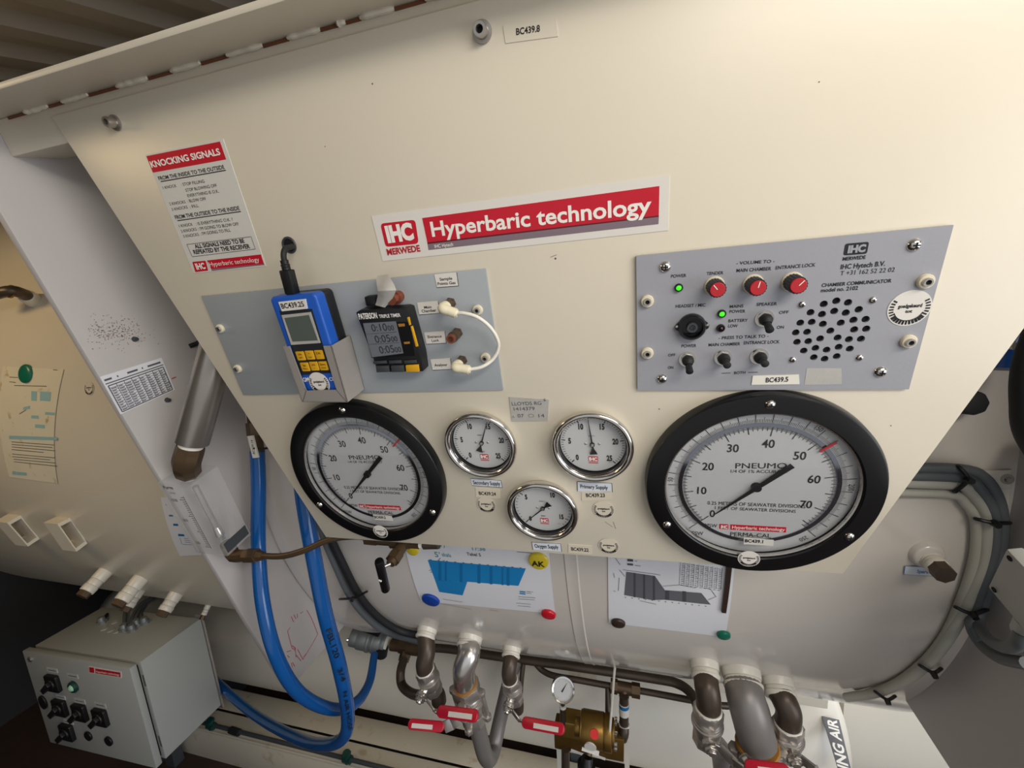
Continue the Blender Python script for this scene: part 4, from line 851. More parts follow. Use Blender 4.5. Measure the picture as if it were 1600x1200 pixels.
def magnet(u, v, rp, m, label, word=None, off=.002):
    x, th = cyl(u, v); p = cp(x, th, off); n = radial(x, th); up = V(0, math.sin(th), math.cos(th)); r = rp * (p - CAM).length / F * .92
    Mx = Matrix(((1, up.x, n.x, p.x), (0, up.y, n.y, p.y), (0, up.z, n.z, p.z), (0, 0, 0, 1)))
    t = thing('round_magnet', label, 'magnet', Mx); o = MB(); o.lathe([(0, .0070), (r * .7, .0066), (r * .92, .0052), (r, .003), (r, 0), (0, 0)], 36); o.build('disc', m, t)
    if word: o = MB(); o.ctext(word, (0, -.002), r * .62, .0074, .03); o.build('lettering', 'ink', t)
magnet(842, 874, 16, 'magnet_yellow', 'yellow round magnet marked AK on the Tabel 5 sheet', 'AK')
magnet(674, 935, 14, 'magnet_blue', 'blue round magnet at the lower corner of the Tabel 5 sheet')
magnet(857.5, 957, 11, 'magnet_red', 'red round magnet at the lower corner of the Tabel 5 sheet')
magnet(646, 857, 10, 'magnet_yellow', 'plain yellow magnet half hidden behind the bronze elbow valve')
magnet(966, 970.5, 10, 'magnet_brown', 'dark brown round magnet at the foot of the grey profile sheet')
magnet(1130, 989, 8.5, 'magnet_green', 'small green magnet below the grey profile sheet')
magnet(43, 584, 10.5, 'magnet_green', 'green round magnet holding the stained paper notice')
x, th = cyl(1139, 920); p = cp(x, th, .0022); ang = None
t = thing('magnet_strip', 'dark magnetic bar along the edge of the grey profile sheet', 'magnet', Matrix.Translation(p)); o = MB()
a_ = [CL(*zm_) for zm_ in ((1126.5, 952.5), (1133.5, 953.5), (1142.5, 882), (1134, 880))]; o.grid(a_, 2, 8); n = len(o.v); f = list(o.f); o.v += [q + V(0, 0, .004) for q in o.v]; o.f += [tuple(i + n for i in k) for k in f]
bd = [0, 1, 2, 5, 8, 11, 14, 17, 20, 23, 26, 25, 24, 21, 18, 15, 12, 9, 6, 3]; o.f += [(bd[i], bd[(i + 1) % 20], bd[(i + 1) % 20] + n, bd[i] + n) for i in range(20)]
cwarp(o, p, .0022); o.build('bar', 'magnet_brown', t)
# inspection print on the far shell
x, th = cyl(140, 607); p = cp(x, th, .0006); n = radial(x, th); up = V(0, math.sin(th), math.cos(th))
t = thing('inspection_sticker', 'clear round inspection sticker on the shell beside the collar plate', 'sticker', Matrix(((1, up.x, n.x, p.x), (0, up.y, n.y, p.y), (0, up.z, n.z, p.z), (0, 0, 0, 1)))); inspection(t, (0, 0), .0165, .0002, 'clear_film', 'film')

# ------------------------------------------------------------------ things on the collar plate
PX = Matrix(((0, 0, 1, XB), (1, 0, 0, 0), (0, 1, 0, 0), (0, 0, 0, 1)))
def plx(u, v): p = onx(u, v, XB); return Vector((p.y, p.z))
q = [plx(*p) for p in ((188, 647.5), (273, 609), (252, 559), (155.5, 589))]; c = sum(q, Vector((0, 0))) / 4
t = thing('pressure_chart', 'small printed table stuck on the collar plate above the steel silencer', 'chart', PX @ T(c.x, c.y)); q = [p - c for p in q]
o = MB(); o.prism(q, 0, .0006); o.build('sheet', 'paper', t)
def bil(s_, w): return (q[0] * (1 - s_) + q[1] * s_) * (1 - w) + (q[3] * (1 - s_) + q[2] * s_) * w
o = MB(); ed = [(.04, .04), (.96, .04), (.96, .74), (.04, .74)]
for i in range(4): o.stroke(bil(*ed[i]), bil(*ed[(i + 1) % 4]), .0016, .0009)
for s_ in (.16, .28, .40, .52, .64, .76, .87): o.stroke(bil(s_, .04), bil(s_, .74), .0009, .0009)
for r_ in range(1, 11):
    w = .04 + .7 * r_ / 11; o.stroke(bil(.04, w), bil(.96, w), .0007, .0009)
    for k in range(8): o.stroke(bil(.06 + .115 * k, w - .025), bil(.06 + .115 * k + random.uniform(.05, .09), w - .025), .0014, .0009)
o.stroke(bil(.02, .80), bil(.98, .80), .0016, .0009)
for a, b in ((.03, .14), (.22, .24), (.38, .55), (.62, .64), (.72, .95)): o.stroke(bil(a, .89), bil(b, .89), .0030, .0009)
o.build('printed_table', 'faint_ink', t)
o = MB()                                       # red marker sketch on the plate's lower part
zr = zoomer(3.5294, 340, 860)
for pts in ([(492, 330), (520, 380), (552, 462), (520, 520), (470, 602), (440, 545)], [(385, 445), (410, 540), (428, 545), (432, 590)], [(385, 445), (400, 425)], [(405, 365), (420, 395)], [(420, 355), (432, 378)], [(438, 350), (440, 372)], [(455, 348), (470, 338)], [(410, 525), (430, 540), (420, 555)], [(384, 580), (396, 590)], [(405, 620), (412, 645)], [(412, 618), (425, 640)], [(430, 575), (460, 610)], [(380, 560), (404, 552)], [(488, 570), (470, 590)]):
    o.path([plx(*zr(*p)) - c for p in pts], .0016, .0003)
for u, v in ((268, 592),): o.path([plx(u, v) - c, plx(u + 7, v - 3) - c], .002, .0003)
o.warp(lambda p: PX @ (p + V(c.x, c.y, 0)) - V(0, YC, 0)); lab(o.build('marker_sketch', 'whiteboard_red', ch, recalc=False), 'red marker sketch on the lower tip of the collar plate')

# ------------------------------------------------------------------ cable runs round the shell
def clip_(pts, off): return [cw(u, v, off) for u, v in pts]
def run(name, label, pts, r, m, off, extra=(), cat='cable', group=None, pre=()):
    P = list(pre) + clip_(pts, off) + list(extra); t = thing(name, label, cat, Matrix.Translation(P[0]), group); o = MB(); o.tube([p - P[0] for p in P], r, 14, 5); o.build('sheath', m, t); return t
ex3 = [at(1520, 983, .70), at(1535, 1008, .69), at(1562, 1028, .65), at(1606, 1037, .595)]
ex4 = [at(1529, 976, .70), at(1546, 1000, .66), at(1570, 1011, .61), at(1589, 1006, .55), at(1597, 990, .545)]
run('power_cable', 'pale grey cable next to the shell in the bundle by the junction box', [(1130, 723), (1250, 737), (1380, 752), (1495, 757), (1513, 766), (1532, 787), (1541, 808), (1541, 840), (1535, 883), (1513, 936), (1487, 987), (1455, 1030), (1415, 1062), (1370, 1082), (1322, 1090)], .0078, 'cable_pale', .011)
run('power_cable', 'innermost thin pale cable hugging the weld of the shell by the junction box', [(1130, 739), (1250, 753), (1380, 768), (1484, 772), (1508, 786), (1524, 811), (1526, 850), (1518, 893), (1499, 947), (1474, 998), (1440, 1038), (1395, 1070), (1340, 1088)], .0065, 'cable_pale', .008)
run('power_cable', 'thick grey cable dropping from the bundle in the wider loop below the junction box', [(1130, 712), (1250, 726), (1380, 741), (1500, 746), (1530, 764), (1549, 795), (1554, 820), (1553, 850), (1545, 885), (1530, 925), (1519, 955)], .0076, 'cable_grey', .013, ex3)
run('power_cable', 'thick grey cable looping up into the bottom of the junction box', [(1130, 700), (1250, 714), (1380, 729), (1500, 733), (1538, 747), (1559, 780), (1566, 820), (1564, 850), (1557, 880), (1542, 925), (1531, 955)], .0072, 'cable_grey', .013, ex4)
run('power_cable', 'grey cable bending down round the shell beside the blue hoses', [(500, 815), (508, 842), (524, 880), (543, 922), (563, 952), (590, 978), (618, 992), (655, 1002)], .0088, 'cable_grey', .011)
run('power_cable', 'black cable bending down round the shell beside the blue hoses', [(508, 812), (517, 842), (535, 880), (554, 918), (575, 948), (601, 972), (629, 987), (664, 994)], .0084, 'black_rubber', .014)
def tie(a, b, c, label):
    P = [cw(*a, .004), cw(*a, .020), cw(*b, .026), cw(*c, .020), cw(*c, .004)]; t = thing('cable_tie', label, 'cable tie', Matrix.Translation(P[2])); o = MB(); o.tube([p - P[2] for p in P], .0026, 8, 6); o.build('strap', 'black_plastic', t)
    o = MB(); q = P[2] - P[2]; n = radial(*cyl(*b)); o.cyl(q - n * .001, q + n * .008, .005, .004, 8); o.build('tie_head', 'black_plastic', t)
tie((1498, 729), (1512, 749), (1494, 767), 'black cable tie where the bundle leaves the gauge panel')
tie((1526, 811), (1553, 817), (1576, 817), 'black cable tie on the bundle below the bracket tab')
tie((1494, 949), (1519, 959), (1541, 953), 'black cable tie where two grey cables leave the bundle')
tie((1438, 1040), (1458, 1051), (1470, 1045), 'black cable tie round the pale cables low on the shell')
tie((1368, 1081), (1386, 1093), (1398, 1088), 'black cable tie on the pale cables at the bottom of the shell')
tie((532, 936), (552, 934), (572, 925), 'black cable tie on the cables beside the blue hoses')

# ------------------------------------------------------------------ flowmeter, silencer and bronze pipework by the collar plate
def rel(t): i = t.matrix_world.inverted(); return lambda p: i @ p
NFm = .036
fa0 = XB + .0008; ftop = pan(255, 755, NFm); fr = pan(296, 758, NFm); fbl = pan(321, 866, NFm); fbr = pan(357, 869, NFm)
fa1 = (fr.x + fbr.x) / 2; fb1 = (ftop.y + fr.y) / 2; fb0 = (fbl.y + fbr.y) / 2
qb = pan(391, 833, 0); fn0 = S * (1 - fa1 / qb.x); fn0 = max(-.045, min(fn0, .0))
fm = thing('flowmeter', 'clear acrylic flowmeter block mounted beside the collar plate edge', 'flowmeter', PF(fa0, fb0, 0))
w_, h_ = fa1 - fa0, fb1 - fb0
o = MB(); o.box((w_ / 2, h_ / 2, (NFm + fn0) / 2), (w_, h_, NFm - fn0)); o.build('acrylic_block', 'acrylic', fm, bevel=.0012)
cxm, cn = w_ * .62, (NFm + fn0) / 2 + .004
o = MB(); o.cyl((cxm, h_ * .10, cn), (cxm, h_ * .86, cn), .0052, None, 16); o.build('guide_rod', 'steel', fm)
o = MB(); o.lathe([(.0032, 0), (.0074, .004), (.0062, .022), (.0032, .026)], 20, Matrix.Translation((cxm, h_ * .14, cn)) @ Matrix.Rotation(-PI / 2, 4, 'X')); o.build('float', 'steel', fm)
o = MB()
for i in range(26): y = h_ * (.12 + .7 * i / 25); o.stroke((w_ * .58, y), (w_ * (.44 if i % 8 == 0 else .50), y), .0012, NFm + .0004)
o.stroke((w_ * .60, h_ * .1), (w_ * .60, h_ * .84), .0011, NFm + .0004)
for k, s_ in ((.78, '1000'), (.50, '500'), (.17, '100')): o.ctext(s_, (w_ * .26, h_ * k), .0060, NFm + .0004, 0, .9)
o.ctext('Purge', (w_ * .28, h_ * .95), .0065, NFm + .0004, .02); o.ctext('L/min', (w_ * .33, h_ * .88), .0040, NFm + .0004)
o.build('scale_print', 'ink', fm)
o = MB(); o.box((w_ + .0004, h_ * .10, (NFm + fn0) / 2), (.0006, h_ * .13, (NFm - fn0) * .9)); lab(o.build('type_label', 'dark_grey', fm), 'grey label on the side of the block')
# silencer: steel tube above the flowmeter, plus its elbow
tp_ = PW(fa0 + w_ * .52, fb1, (NFm + fn0) / 2)
p_low = ap(300, 691, .004); p_top = ap(352, 498, -.075)
sl = thing('silencer_tube', 'stainless steel silencer tube on a brown elbow above the flowmeter', 'silencer', Matrix.Translation(p_low)); f_ = rel(sl)
rs = 18.5 * (p_low - CAM).length / F
d = (p_top - p_low).normalized(); o = MB(); o.cyl(f_(p_low), f_(p_top), rs, rs, 40); o.build('steel_tube', 'brushed_steel', sl, bevel=.0012)
o = MB(); o.cyl(f_(p_low - d * .009), f_(p_low), rs * .72, rs * .72, 28); o.build('thread_seal', 'white_plastic', sl)
pe = p_low - d * .009; o = MB(); pm = pe - d * .026
o.tube([f_(pe + d * .001), f_(pe - d * .010), f_(pm - d * .004), f_(tp_ + (pm - tp_) * .25)], [rs * .82, rs * .84, rs * .84, rs * .80], 8, 4); o.build('elbow', 'bronze', sl, sharp=22)
o = MB(); o.cyl(f_(tp_), f_(tp_ + (pm - tp_) * .25), rs * .62, rs * .66, 24); o.build('thread_seal', 'white_plastic', sl)
p = ap(344, 630, -.02); o = MB()
# bronze pipe from the flowmeter to the T fitting under the gauge
bp_ = PW(fa0 + w_ * .6, fb0, (NFm + fn0) / 2)
bpipe = thing('bronze_pipe', 'bent bronze pipe running from the flowmeter under the blue hoses to a brown tee', 'pipe', Matrix.Translation(bp_)); f_ = rel(bpipe)
P = [ap(400, 868, .012), ap(440, 869, .014), ap(475, 860, .008), ap(515, 843, -.006), ap(556, 838, -.016), ap(590, 843, -.02)]
o = MB(); o.tube([f_(p) for p in P], .0056, 14, 6); o.build('tube', 'bronze', bpipe)
o = MB(); o.tube([f_(bp_ + V(0, 0, .002)), f_(bp_ + (PU * -.010)), f_(ap(366, 868, .012)), f_(ap(384, 868, .012))], [.012, .0125, .0125, .011], 10, 3)
o.cyl(f_(ap(384, 868, .012)), f_(ap(402, 868, .012)), .0128, None, 6); o.cyl(f_(ap(402, 868, .012)), f_(ap(412, 869, .012)), .010, .008, 6); o.build('compression_fitting', 'bronze', bpipe)
tee = thing('needle_valve', 'brown brass needle valve with black bar handle under the depth gauge numbered BC439.2', 'valve', Matrix.Translation(ap(630, 848, -.022))); f_ = rel(tee)
A = [ap(571, 842, -.018), ap(590, 844, -.02), ap(612, 847, -.022), ap(640, 848, -.022), ap(657, 849, -.022), ap(663, 849.5, -.022), ap(686, 850, -.022)]
o = MB(); o.cyl(f_(A[0]), f_(A[1]), .0095, None, 6); o.cyl(f_(A[1]), f_(A[4]), .0082, None, 18); o.cyl(f_(A[2]), f_(A[3]), .0108, None, 14); o.cyl(f_(A[3]), f_(A[4]), .0095, None, 6); o.build('tee_body', 'bronze', tee)
o = MB(); o.cyl(f_(A[4]), f_(A[5]), .0088, None, 18); o.build('thread_seal', 'white_plastic', tee)
o = MB(); o.cyl(f_(A[5]), f_(A[6]), .0098, .0085, 8); o.build('end_plug', 'dark_bronze', tee)
v0 = ap(630, 850, -.020); v1 = ap(610, 881, .022); d = v1 - v0
o = MB(); o.cyl(f_(v0), f_(v0 + d * .55), .0100, .0108, 14); o.cyl(f_(v0 + d * .50), f_(v0 + d * .85), .0125, None, 6); o.cyl(f_(v0 + d * .85), f_(v0 + d * 1.0), .0085, .0075, 16); o.build('valve_body', 'bronze', tee)
h0 = ap(592, 876, .034); h1 = ap(603, 922, .030); hc = (h0 + h1) / 2
o = MB(); o.cyl(f_(v1), f_(h0 + (h1 - h0) * .25), .0030, None, 12); o.build('stem', 'steel', tee)
o = MB(); o.tube([f_(h0), f_(h0 + (h1 - h0) * .04), f_(h0 + (h1 - h0) * .96), f_(h1)], [.0064, .0074, .0074, .0064], 20, 0); k = lab(o.build('bar_handle', 'black_gloss', tee), 'black bar handle with a white mark')
m_ = f_(h0 + (h1 - h0) * .56); o = MB(); o.cyl(m_ - V(.0015, .0074, 0) + V(-.001, 0, 0), m_ - V(-.0020, .0082, .0012), .0015, None, 10); o.build('white_mark', 'white_print', k)
# black stub of a cable by the silencer
o = MB(); P = [onx(296, 541, XB), onx(304, 538, XB) + V(.02, -.005, .004), ap(330, 518, -.06)]; t = thing('cable_stub', 'short black cable end between the collar plate and the silencer', 'cable', Matrix.Translation(P[0])); f_ = rel(t); o.tube([f_(p) for p in P], .0042, 12, 4); o.build('sheath', 'black_rubber', t)

# ------------------------------------------------------------------ blue air hoses
HR = .0148
P = [at(398, 664, .655), at(402, 705, .65), at(404, 760, .645), at(404, 860, .63), at(412, 950, .60), at(434, 1030, .60), at(470, 1085, .64), at(520, 1108, .72), at(556, 1098, .80), at(577, 1066, .89), at(585, 1022, .97)]
ha = thing('air_hose', 'blue air hose hanging from a brown fitting and looping up to the grey coupling', 'hose', Matrix.Translation(P[0])); f_ = rel(ha)
o = MB(); o.tube([f_(p) for p in P[1:]], [HR * .92] * 8 + [HR * .8, HR * .72], 18, 8); o.build('tube', 'hose_blue', ha)
o = MB(); d = (P[1] - P[0]).normalized(); o.cyl(f_(P[0] - d * .03), f_(P[1] + d * .004), .0125, None, 18); o.cyl(f_(P[0] - d * .005), f_(P[0] + d * .02), .0155, None, 6); o.build('end_fitting', 'bronze', ha)
o = MB(); c = at(396, 698, .63); f2 = f_(c); o.box((0, 0, 0), (.014, .003, .044), Matrix.Translation(f2) @ Matrix.Rotation(R(-6), 4, 'Y')); tg = lab(o.build('name_tag', 'white_plastic', ha), 'white tag tied on with a black strap')
o = MB(); o.text('BC439.14', (-.014, -.003), (.014, -.003), .005, 0, .01); o.warp(lambda p: f2 + V(-p.y * 1.0, -.0019, p.x)); o.build('lettering', 'faint_ink', tg)
o = MB(); o.tube([f_(at(396, 700, .628)), f_(at(406, 702, .636)), f_(at(418, 700, .64))], .0022, 8, 4); o.build('tag_strap', 'black_plastic', ha)
P = [at(470, 740, .645), at(476, 790, .64), at(490, 870, .635), at(508, 960, .64), at(530, 1040, .66), at(543, 1110, .69), at(538, 1150, .72), at(510, 1163, .76), at(466, 1154, .84), at(400, 1118, .96), at(345, 1072, 1.07), at(300, 1030, 1.13), at(262, 1000, 1.17)]
hb = thing('air_hose', 'blue printed air hose looping low from behind the depth gauge towards the control box', 'hose', Matrix.Translation(P[0])); f_ = rel(hb)
o = MB(); o.tube([f_(p) for p in P], HR, 20, 8); o.build('tube', 'hose_blue', hb)
def hose_text(word, a, b, ya, yb, h, parent, ff):
    A_, B_ = at(*a, ya), at(*b, yb); e1 = B_ - A_; e1.normalize(); view = (A_ - CAM).normalized(); e2 = e1.cross(view).normalized()
    vs, fs, w = glyphs(word, .01); Ln_ = (B_ - A_).length; o_ = MB(); nrm = e2.cross(e1).normalized()
    nrm = nrm if nrm.dot(view) < 0 else -nrm
    pts = []
    for x, y in vs: off = (y - .34) / .682 * h; dep = math.sqrt(max(0, (HR + .0045) ** 2 - off * off)); pts.append(ff(A_ + e1 * (x / w * Ln_) - e2 * -off + nrm * dep))
    o_.add(pts, fs); o_.build('lettering', 'navy_ink', parent)
hose_text('FBL120', (510, 974), (524, 1018), .643, .655, .010, hb, f_)
hose_text('3/4', (527, 1034), (534, 1054), .658, .665, .009, hb, f_)
hose_text('N AIR HOSE', (537, 1068), (546, 1128), .672, .70, .008, hb, f_)

# pipe end on the far shell at the picture's edge
b_ = cw(54, 470); nb = radial(*cyl(54, 470)); q1 = at(36, 459, b_.y - .035); q2 = at(14, 455, b_.y - .06); q3 = at(-30, 466, b_.y - .07)
t = thing('shell_pipe', 'dark bent pipe with pale union ring entering the far shell above the paper notice', 'pipe', Matrix.Translation(b_)); f_ = rel(t)
o = MB(); o.tube([f_(q1 + (b_ - q1) * .3), f_(q1), f_(q2), f_(q3)], .0135, 16, 6); o.build('tube', 'dark_bronze', t)
o = MB(); o.cyl(f_(b_ - (b_ - q1).normalized() * -.01), f_(q1 + (b_ - q1) * .25), .021, .017, 20); o.build('shell_boss', 'white_paint', t, bevel=.002)
o = MB(); d = (q2 - q1).normalized(); o.cyl(f_(q1 + (q2 - q1) * .8), f_(q1 + (q2 - q1) * .95), .0165, None, 20); o.build('union_ring', 'brass', t)

# ------------------------------------------------------------------ valves hanging from the shell
def P3(p): return at(*p)
def rpx(px, p): return px * (p - CAM).length / F * .93
def ball_valve(label, sock, pipe, rp, pm, b0, b1, rb, stem=None, lever=(), grip=None, bolts=False, tail=None, amber=False, push=0.0, name='ball_valve'):
    (u, v), rs_, ln = sock; x, th = cyl(u, v); p0 = cp(x, th); n = radial(x, th); rs = rpx(rs_, p0); k, tip, n = socket(u, v, rs, ln)
    t = thing(name, label, 'valve', Matrix.Translation(tip)); f_ = rel(t)
    dy = tip.y - .015 + push - pipe[0][2]; mv = lambda p, w=1.0: (p[0], p[1], p[2] + dy * w)
    pipe = [mv(p) for p in pipe]; b0, b1 = mv(b0), mv(b1); stem = mv(stem) if stem else None; lever = [mv(p) for p in lever]
    if grip: grip = (mv(grip[0]), mv(grip[1]), grip[2])
    if tail: tail = ([mv(p, 1 - i / max(1, len(tail[0]) - 1) if len(tail[0]) > 4 else 1.0) for i, p in enumerate(tail[0])],) + tuple(tail[1:])
    pts = [tip - n * .006] + [P3(p) for p in pipe]; r = rpx(rp, pts[-1])
    o = MB(); o.tube([f_(p) for p in pts], r, 24, 6); o.build('elbow_pipe', pm, t)
    a, b = P3(b0), P3(b1); d = b - a; R_ = rpx(rb, a)
    o = MB(); o.cyl(f_(a - d * .03), f_(a + d * .02), r * 1.06, r * 1.12, 24); o.build('thread_seal', 'amber_sealant' if amber else 'white_plastic', t)
    o = MB(); o.cyl(f_(a), f_(a + d * .26), R_ * 1.0, None, 6); o.cyl(f_(a + d * .24), f_(a + d * .34), R_ * .82, R_ * .95, 24); o.cyl(f_(a + d * .33), f_(a + d * .72), R_ * .98, R_ * .90, 24); o.cyl(f_(a + d * .40), f_(a + d * .46), R_ * 1.06, R_ * 1.06, 24); o.cyl(f_(a + d * .72), f_(b), R_ * .92, None, 8)
    if bolts:
        z_ = d.normalized(); x_ = z_.orthogonal().normalized(); y_ = z_.cross(x_)
        for i in range(4):
            c = a + (x_ * math.cos(PI / 4 + i * PI / 2) + y_ * math.sin(PI / 4 + i * PI / 2)) * R_ * 1.06
            o.cyl(f_(c + d * .22), f_(c + d * .86), R_ * .20, None, 12); o.cyl(f_(c + d * .14), f_(c + d * .24), R_ * .30, None, 6); o.cyl(f_(c + d * .82), f_(c + d * .92), R_ * .30, None, 6)
    o.build('valve_body', 'cast_steel', t, bevel=.0008)
    if tail:
        tp2 = [P3(p) for p in tail[0]]; o = MB(); o.tube([f_(p) for p in tp2], rpx(tail[1], tp2[0]), 20, 6); o.build('outlet_pipe', tail[2], t)
    if stem:
        s0, s1 = a + d * .5, P3(stem); e_ = s1 - s0; r2 = R_ * .42
        o = MB(); o.cyl(f_(s0), f_(s0 + e_ * .70), r2 * 1.15, r2 * 1.0, 20); o.cyl(f_(s0 + e_ * .62), f_(s0 + e_ * .78), r2 * 1.35, None, 6); o.cyl(f_(s0 + e_ * .80), f_(s0 + e_ * .84), r2 * 1.4, None, 24); o.cyl(f_(s0 + e_ * .84), f_(s1), r2 * 1.1, None, 6); o.cyl(f_(s1), f_(s1 + e_ * .10), r2 * .7, r2 * .6, 16)
        o.build('stem_nut', 'steel', t, bevel=.0005)
        L_ = [s0 + e_ * .82] + [P3(p) for p in lever]; w_ = R_ * .36; o = MB()
        for i in range(len(L_) - 1):
            dd = (L_[i + 1] - L_[i]).normalized(); wv = dd.cross(e_.normalized()).normalized() * w_; nv = dd.cross(wv).normalized() * .0018
            A_ = [L_[i] + wv + nv - dd * .002, L_[i] - wv + nv - dd * .002, L_[i] - wv - nv - dd * .002, L_[i] + wv - nv - dd * .002]; o.hexa([f_(q) for q in A_], [f_(q + (L_[i + 1] - L_[i]) + dd * .004) for q in A_])
        lv = o.build('lever', 'brushed_steel', t, bevel=.0006)
        if grip:
            g0, g1 = P3(grip[0]), P3(grip[1]); gd = (g1 - g0); gr = rpx(grip[2], g0); view = (g0 - CAM).normalized(); up = gd.cross(view).normalized(); up = up if up.z > 0 else -up; nv = gd.cross(up).normalized(); nv = nv if nv.dot(view) < 0 else -nv
            m = Matrix(((gd.normalized().x, up.x, nv.x, 0), (gd.normalized().y, up.y, nv.y, 0), (gd.normalized().z, up.z, nv.z, 0), (0, 0, 0, 1))); m.translation = f_(g0)
            Lg_ = gd.length; o = MB(); o.prism(rrect(0, -gr, Lg_, gr, gr * .9, 6), -.004, .004, m); g_ = lab(o.build('lever_grip', 'grip_red', lv, bevel=.0022, seg=3), 'red grip')
            o = MB(); o.prism([(Lg_ * .30, -gr * .62), (Lg_ * .88, -gr * .62), (Lg_ * .88, gr * .18), (Lg_ * .30, gr * .18)], .0042, .0047, m); s = o.build('grip_label', 'sticker', lv)
    return t
ball_valve('ball valve nearest the grey hose coupling, its red lever crossing the silver elbow', ((668, 983), 12.5, .022), [(667, 1018, .875), (663, 1036, .865), (664, 1047, .868)], 11.5, 'dark_bronze', (664, 1046, .868), (678, 1079, .885), 14.5,
    (655, 1096, .835), [(668, 1096, .83), (681, 1113, .82), (688, 1112, .815)], ((684, 1111, .812), (747, 1119, .80), 7.0), tail=([(677, 1077, .884), (684, 1086, .888), (686, 1096, .892)], 10, 'dark_bronze'))
ball_valve('largest ball valve with bright silver elbow and drain pipe bent up like a hairpin', ((735, 995), 15.5, .024), [(733, 1022, .875), (725, 1045, .86), (726, 1068, .865)], 15.0, 'steel', (727, 1070, .865), (742, 1124, .885), 19.5,
    (722, 1118, .82), [(716, 1122, .82), (706, 1131, .815), (695, 1136, .81)], ((694, 1136, .808), (638, 1131, .80), 6.0), True, ([(742, 1122, .886), (750, 1152, .90), (757, 1178, .915), (764, 1186, .95), (771, 1172, 1.0), (780, 1130, 1.04), (793, 1075, 1.07), (806, 1030, 1.10)], 11, 'pipe_grey'), True)
ball_valve('slim ball valve with red lever pointing at the small round gauge', ((800, 1012), 11.5, .022), [(797, 1036, .905), (795, 1052, .895), (797, 1062, .90)], 10.0, 'dark_bronze', (797, 1062, .90), (806, 1094, .915), 13.0,
    (792, 1112, .865), [(801, 1112, .862), (812, 1126, .855), (820, 1129, .85)], ((816, 1128, .848), (882, 1140, .83), 6.5), tail=([(805, 1092, .914), (809, 1100, .918), (809, 1109, .922)], 8, 'dark_bronze'))
ball_valve('ball valve under the dark straight pipe between the brass regulator and the fat dark elbow', ((1100, 1036), 15.5, .030), [(1104, 1072, .875), (1107, 1092, .868), (1107, 1106, .87)], 14.5, 'dark_bronze', (1107, 1106, .87), (1103, 1158, .88), 18.0,
    (1113, 1176, .83), [(1124, 1166, .828), (1146, 1190, .82), (1160, 1200, .812)], None, tail=([(1105, 1155, .885), (1126, 1175, .94), (1132, 1215, .98)], 13, 'pipe_grey'))
ball_valve('large ball valve under the fat dark grey elbow', ((1157, 1048), 20, .032), [(1165, 1090, .872), (1173, 1120, .86), (1183, 1158, .862)], 21.0, 'pipe_grey', (1183, 1162, .862), (1186, 1215, .88), 23.5,
    (1172, 1203, .815), [(1172, 1196, .81), (1168, 1198, .808)], ((1164, 1197, .806), (1235, 1206, .795), 7), True, None, True)
ball_valve('ball valve on the dark elbow beside the white cabin opening', ((1214, 1062), 15.5, .030), [(1224, 1092, .885), (1232, 1112, .878), (1231, 1130, .88)], 13.5, 'dark_bronze', (1231, 1130, .88), (1228, 1176, .89), 17.0,
    (1244, 1194, .842), [(1252, 1186, .84), (1270, 1200, .83), (1282, 1215, .825)], None, push=.008)

# ------------------------------------------------------------------ brown pipe run, coupling and thin pipes under the shell
P = [at(652, 1012, 1.09), at(700, 1014, 1.10), at(780, 1026, 1.10), at(900, 1042, 1.10), at(1020, 1060, 1.10), at(1058, 1068, 1.095), at(1080, 1084, 1.07), at(1092, 1112, 1.03), at(1100, 1150, 1.0)]
t = thing('manifold_pipe', 'long dark brown pipe running under the shell past all the valves', 'pipe', Matrix.Translation(P[2])); f_ = rel(t)
o = MB(); o.tube([f_(p) for p in P], .0125, 18, 6); o.build('tube', 'dark_bronze', t)
o = MB(); a, b = at(612, 1007, 1.085), at(654, 1012, 1.09); o.cyl(f_(a), f_(a + (b - a) * .35), .019, None, 20); o.cyl(f_(a + (b - a) * .30), f_(a + (b - a) * .62), .022, None, 6); o.cyl(f_(a + (b - a) * .6), f_(b + (b - a) * .5), .024, None, 20)
q = at(636, 1015, 1.085); o.cyl(f_(q), f_(at(630, 1034, 1.06)), .019, .017, 8); o.build('tee_fitting', 'bronze', t)
o = MB(); o.tube([f_(p) for p in (at(631, 1030, 1.055), at(626, 1050, 1.02), at(628, 1070, 1.0), at(642, 1083, .96), at(662, 1088, .90))], .0135, 16, 6); lab(o.build('bent_tube', 'dark_bronze', t), 'tube bent back to the valve')
t = thing('hose_coupling', 'grey ribbed hose coupling joining the blue hose to the brown pipe', 'coupling', Matrix.Translation(at(580, 1000, 1.07))); f_ = rel(t)
a, b = at(550, 994, 1.06), at(606, 1006, 1.08); d = b - a; o = MB()
for s0, s1, r in ((0, .22, .030), (.20, .50, .034), (.46, .54, .037), (.52, .84, .033), (.60, .66, .036), (.82, .95, .030)): o.cyl(f_(a + d * s0), f_(a + d * s1), r, None, 28)
o.build('coupling_body', 'galvanised', t, bevel=.001)
o = MB(); o.cyl(f_(a + d * .94), f_(a + d * 1.02), .026, None, 24); o.build('thread_seal', 'white_plastic', t)
o = MB(); o.cyl(f_(at(542, 1000, 1.04)), f_(at(556, 1003, 1.05)), .006, None, 10); lab(o.build('locking_arm', 'steel', t), 'bright locking arm')
o = MB(); o.tube([f_(at(560, 978, 1.03)), f_(at(575, 984, 1.04)), f_(at(592, 990, 1.04))], .010, 10, 3); o.build('cam_lever', 'black_plastic', t)
o = MB(); o.cyl(f_(at(597, 1011, 1.06)), f_(at(596, 1024, 1.06)), .020, .018, 20); o.build('outlet_boss', 'black_rubber', t)
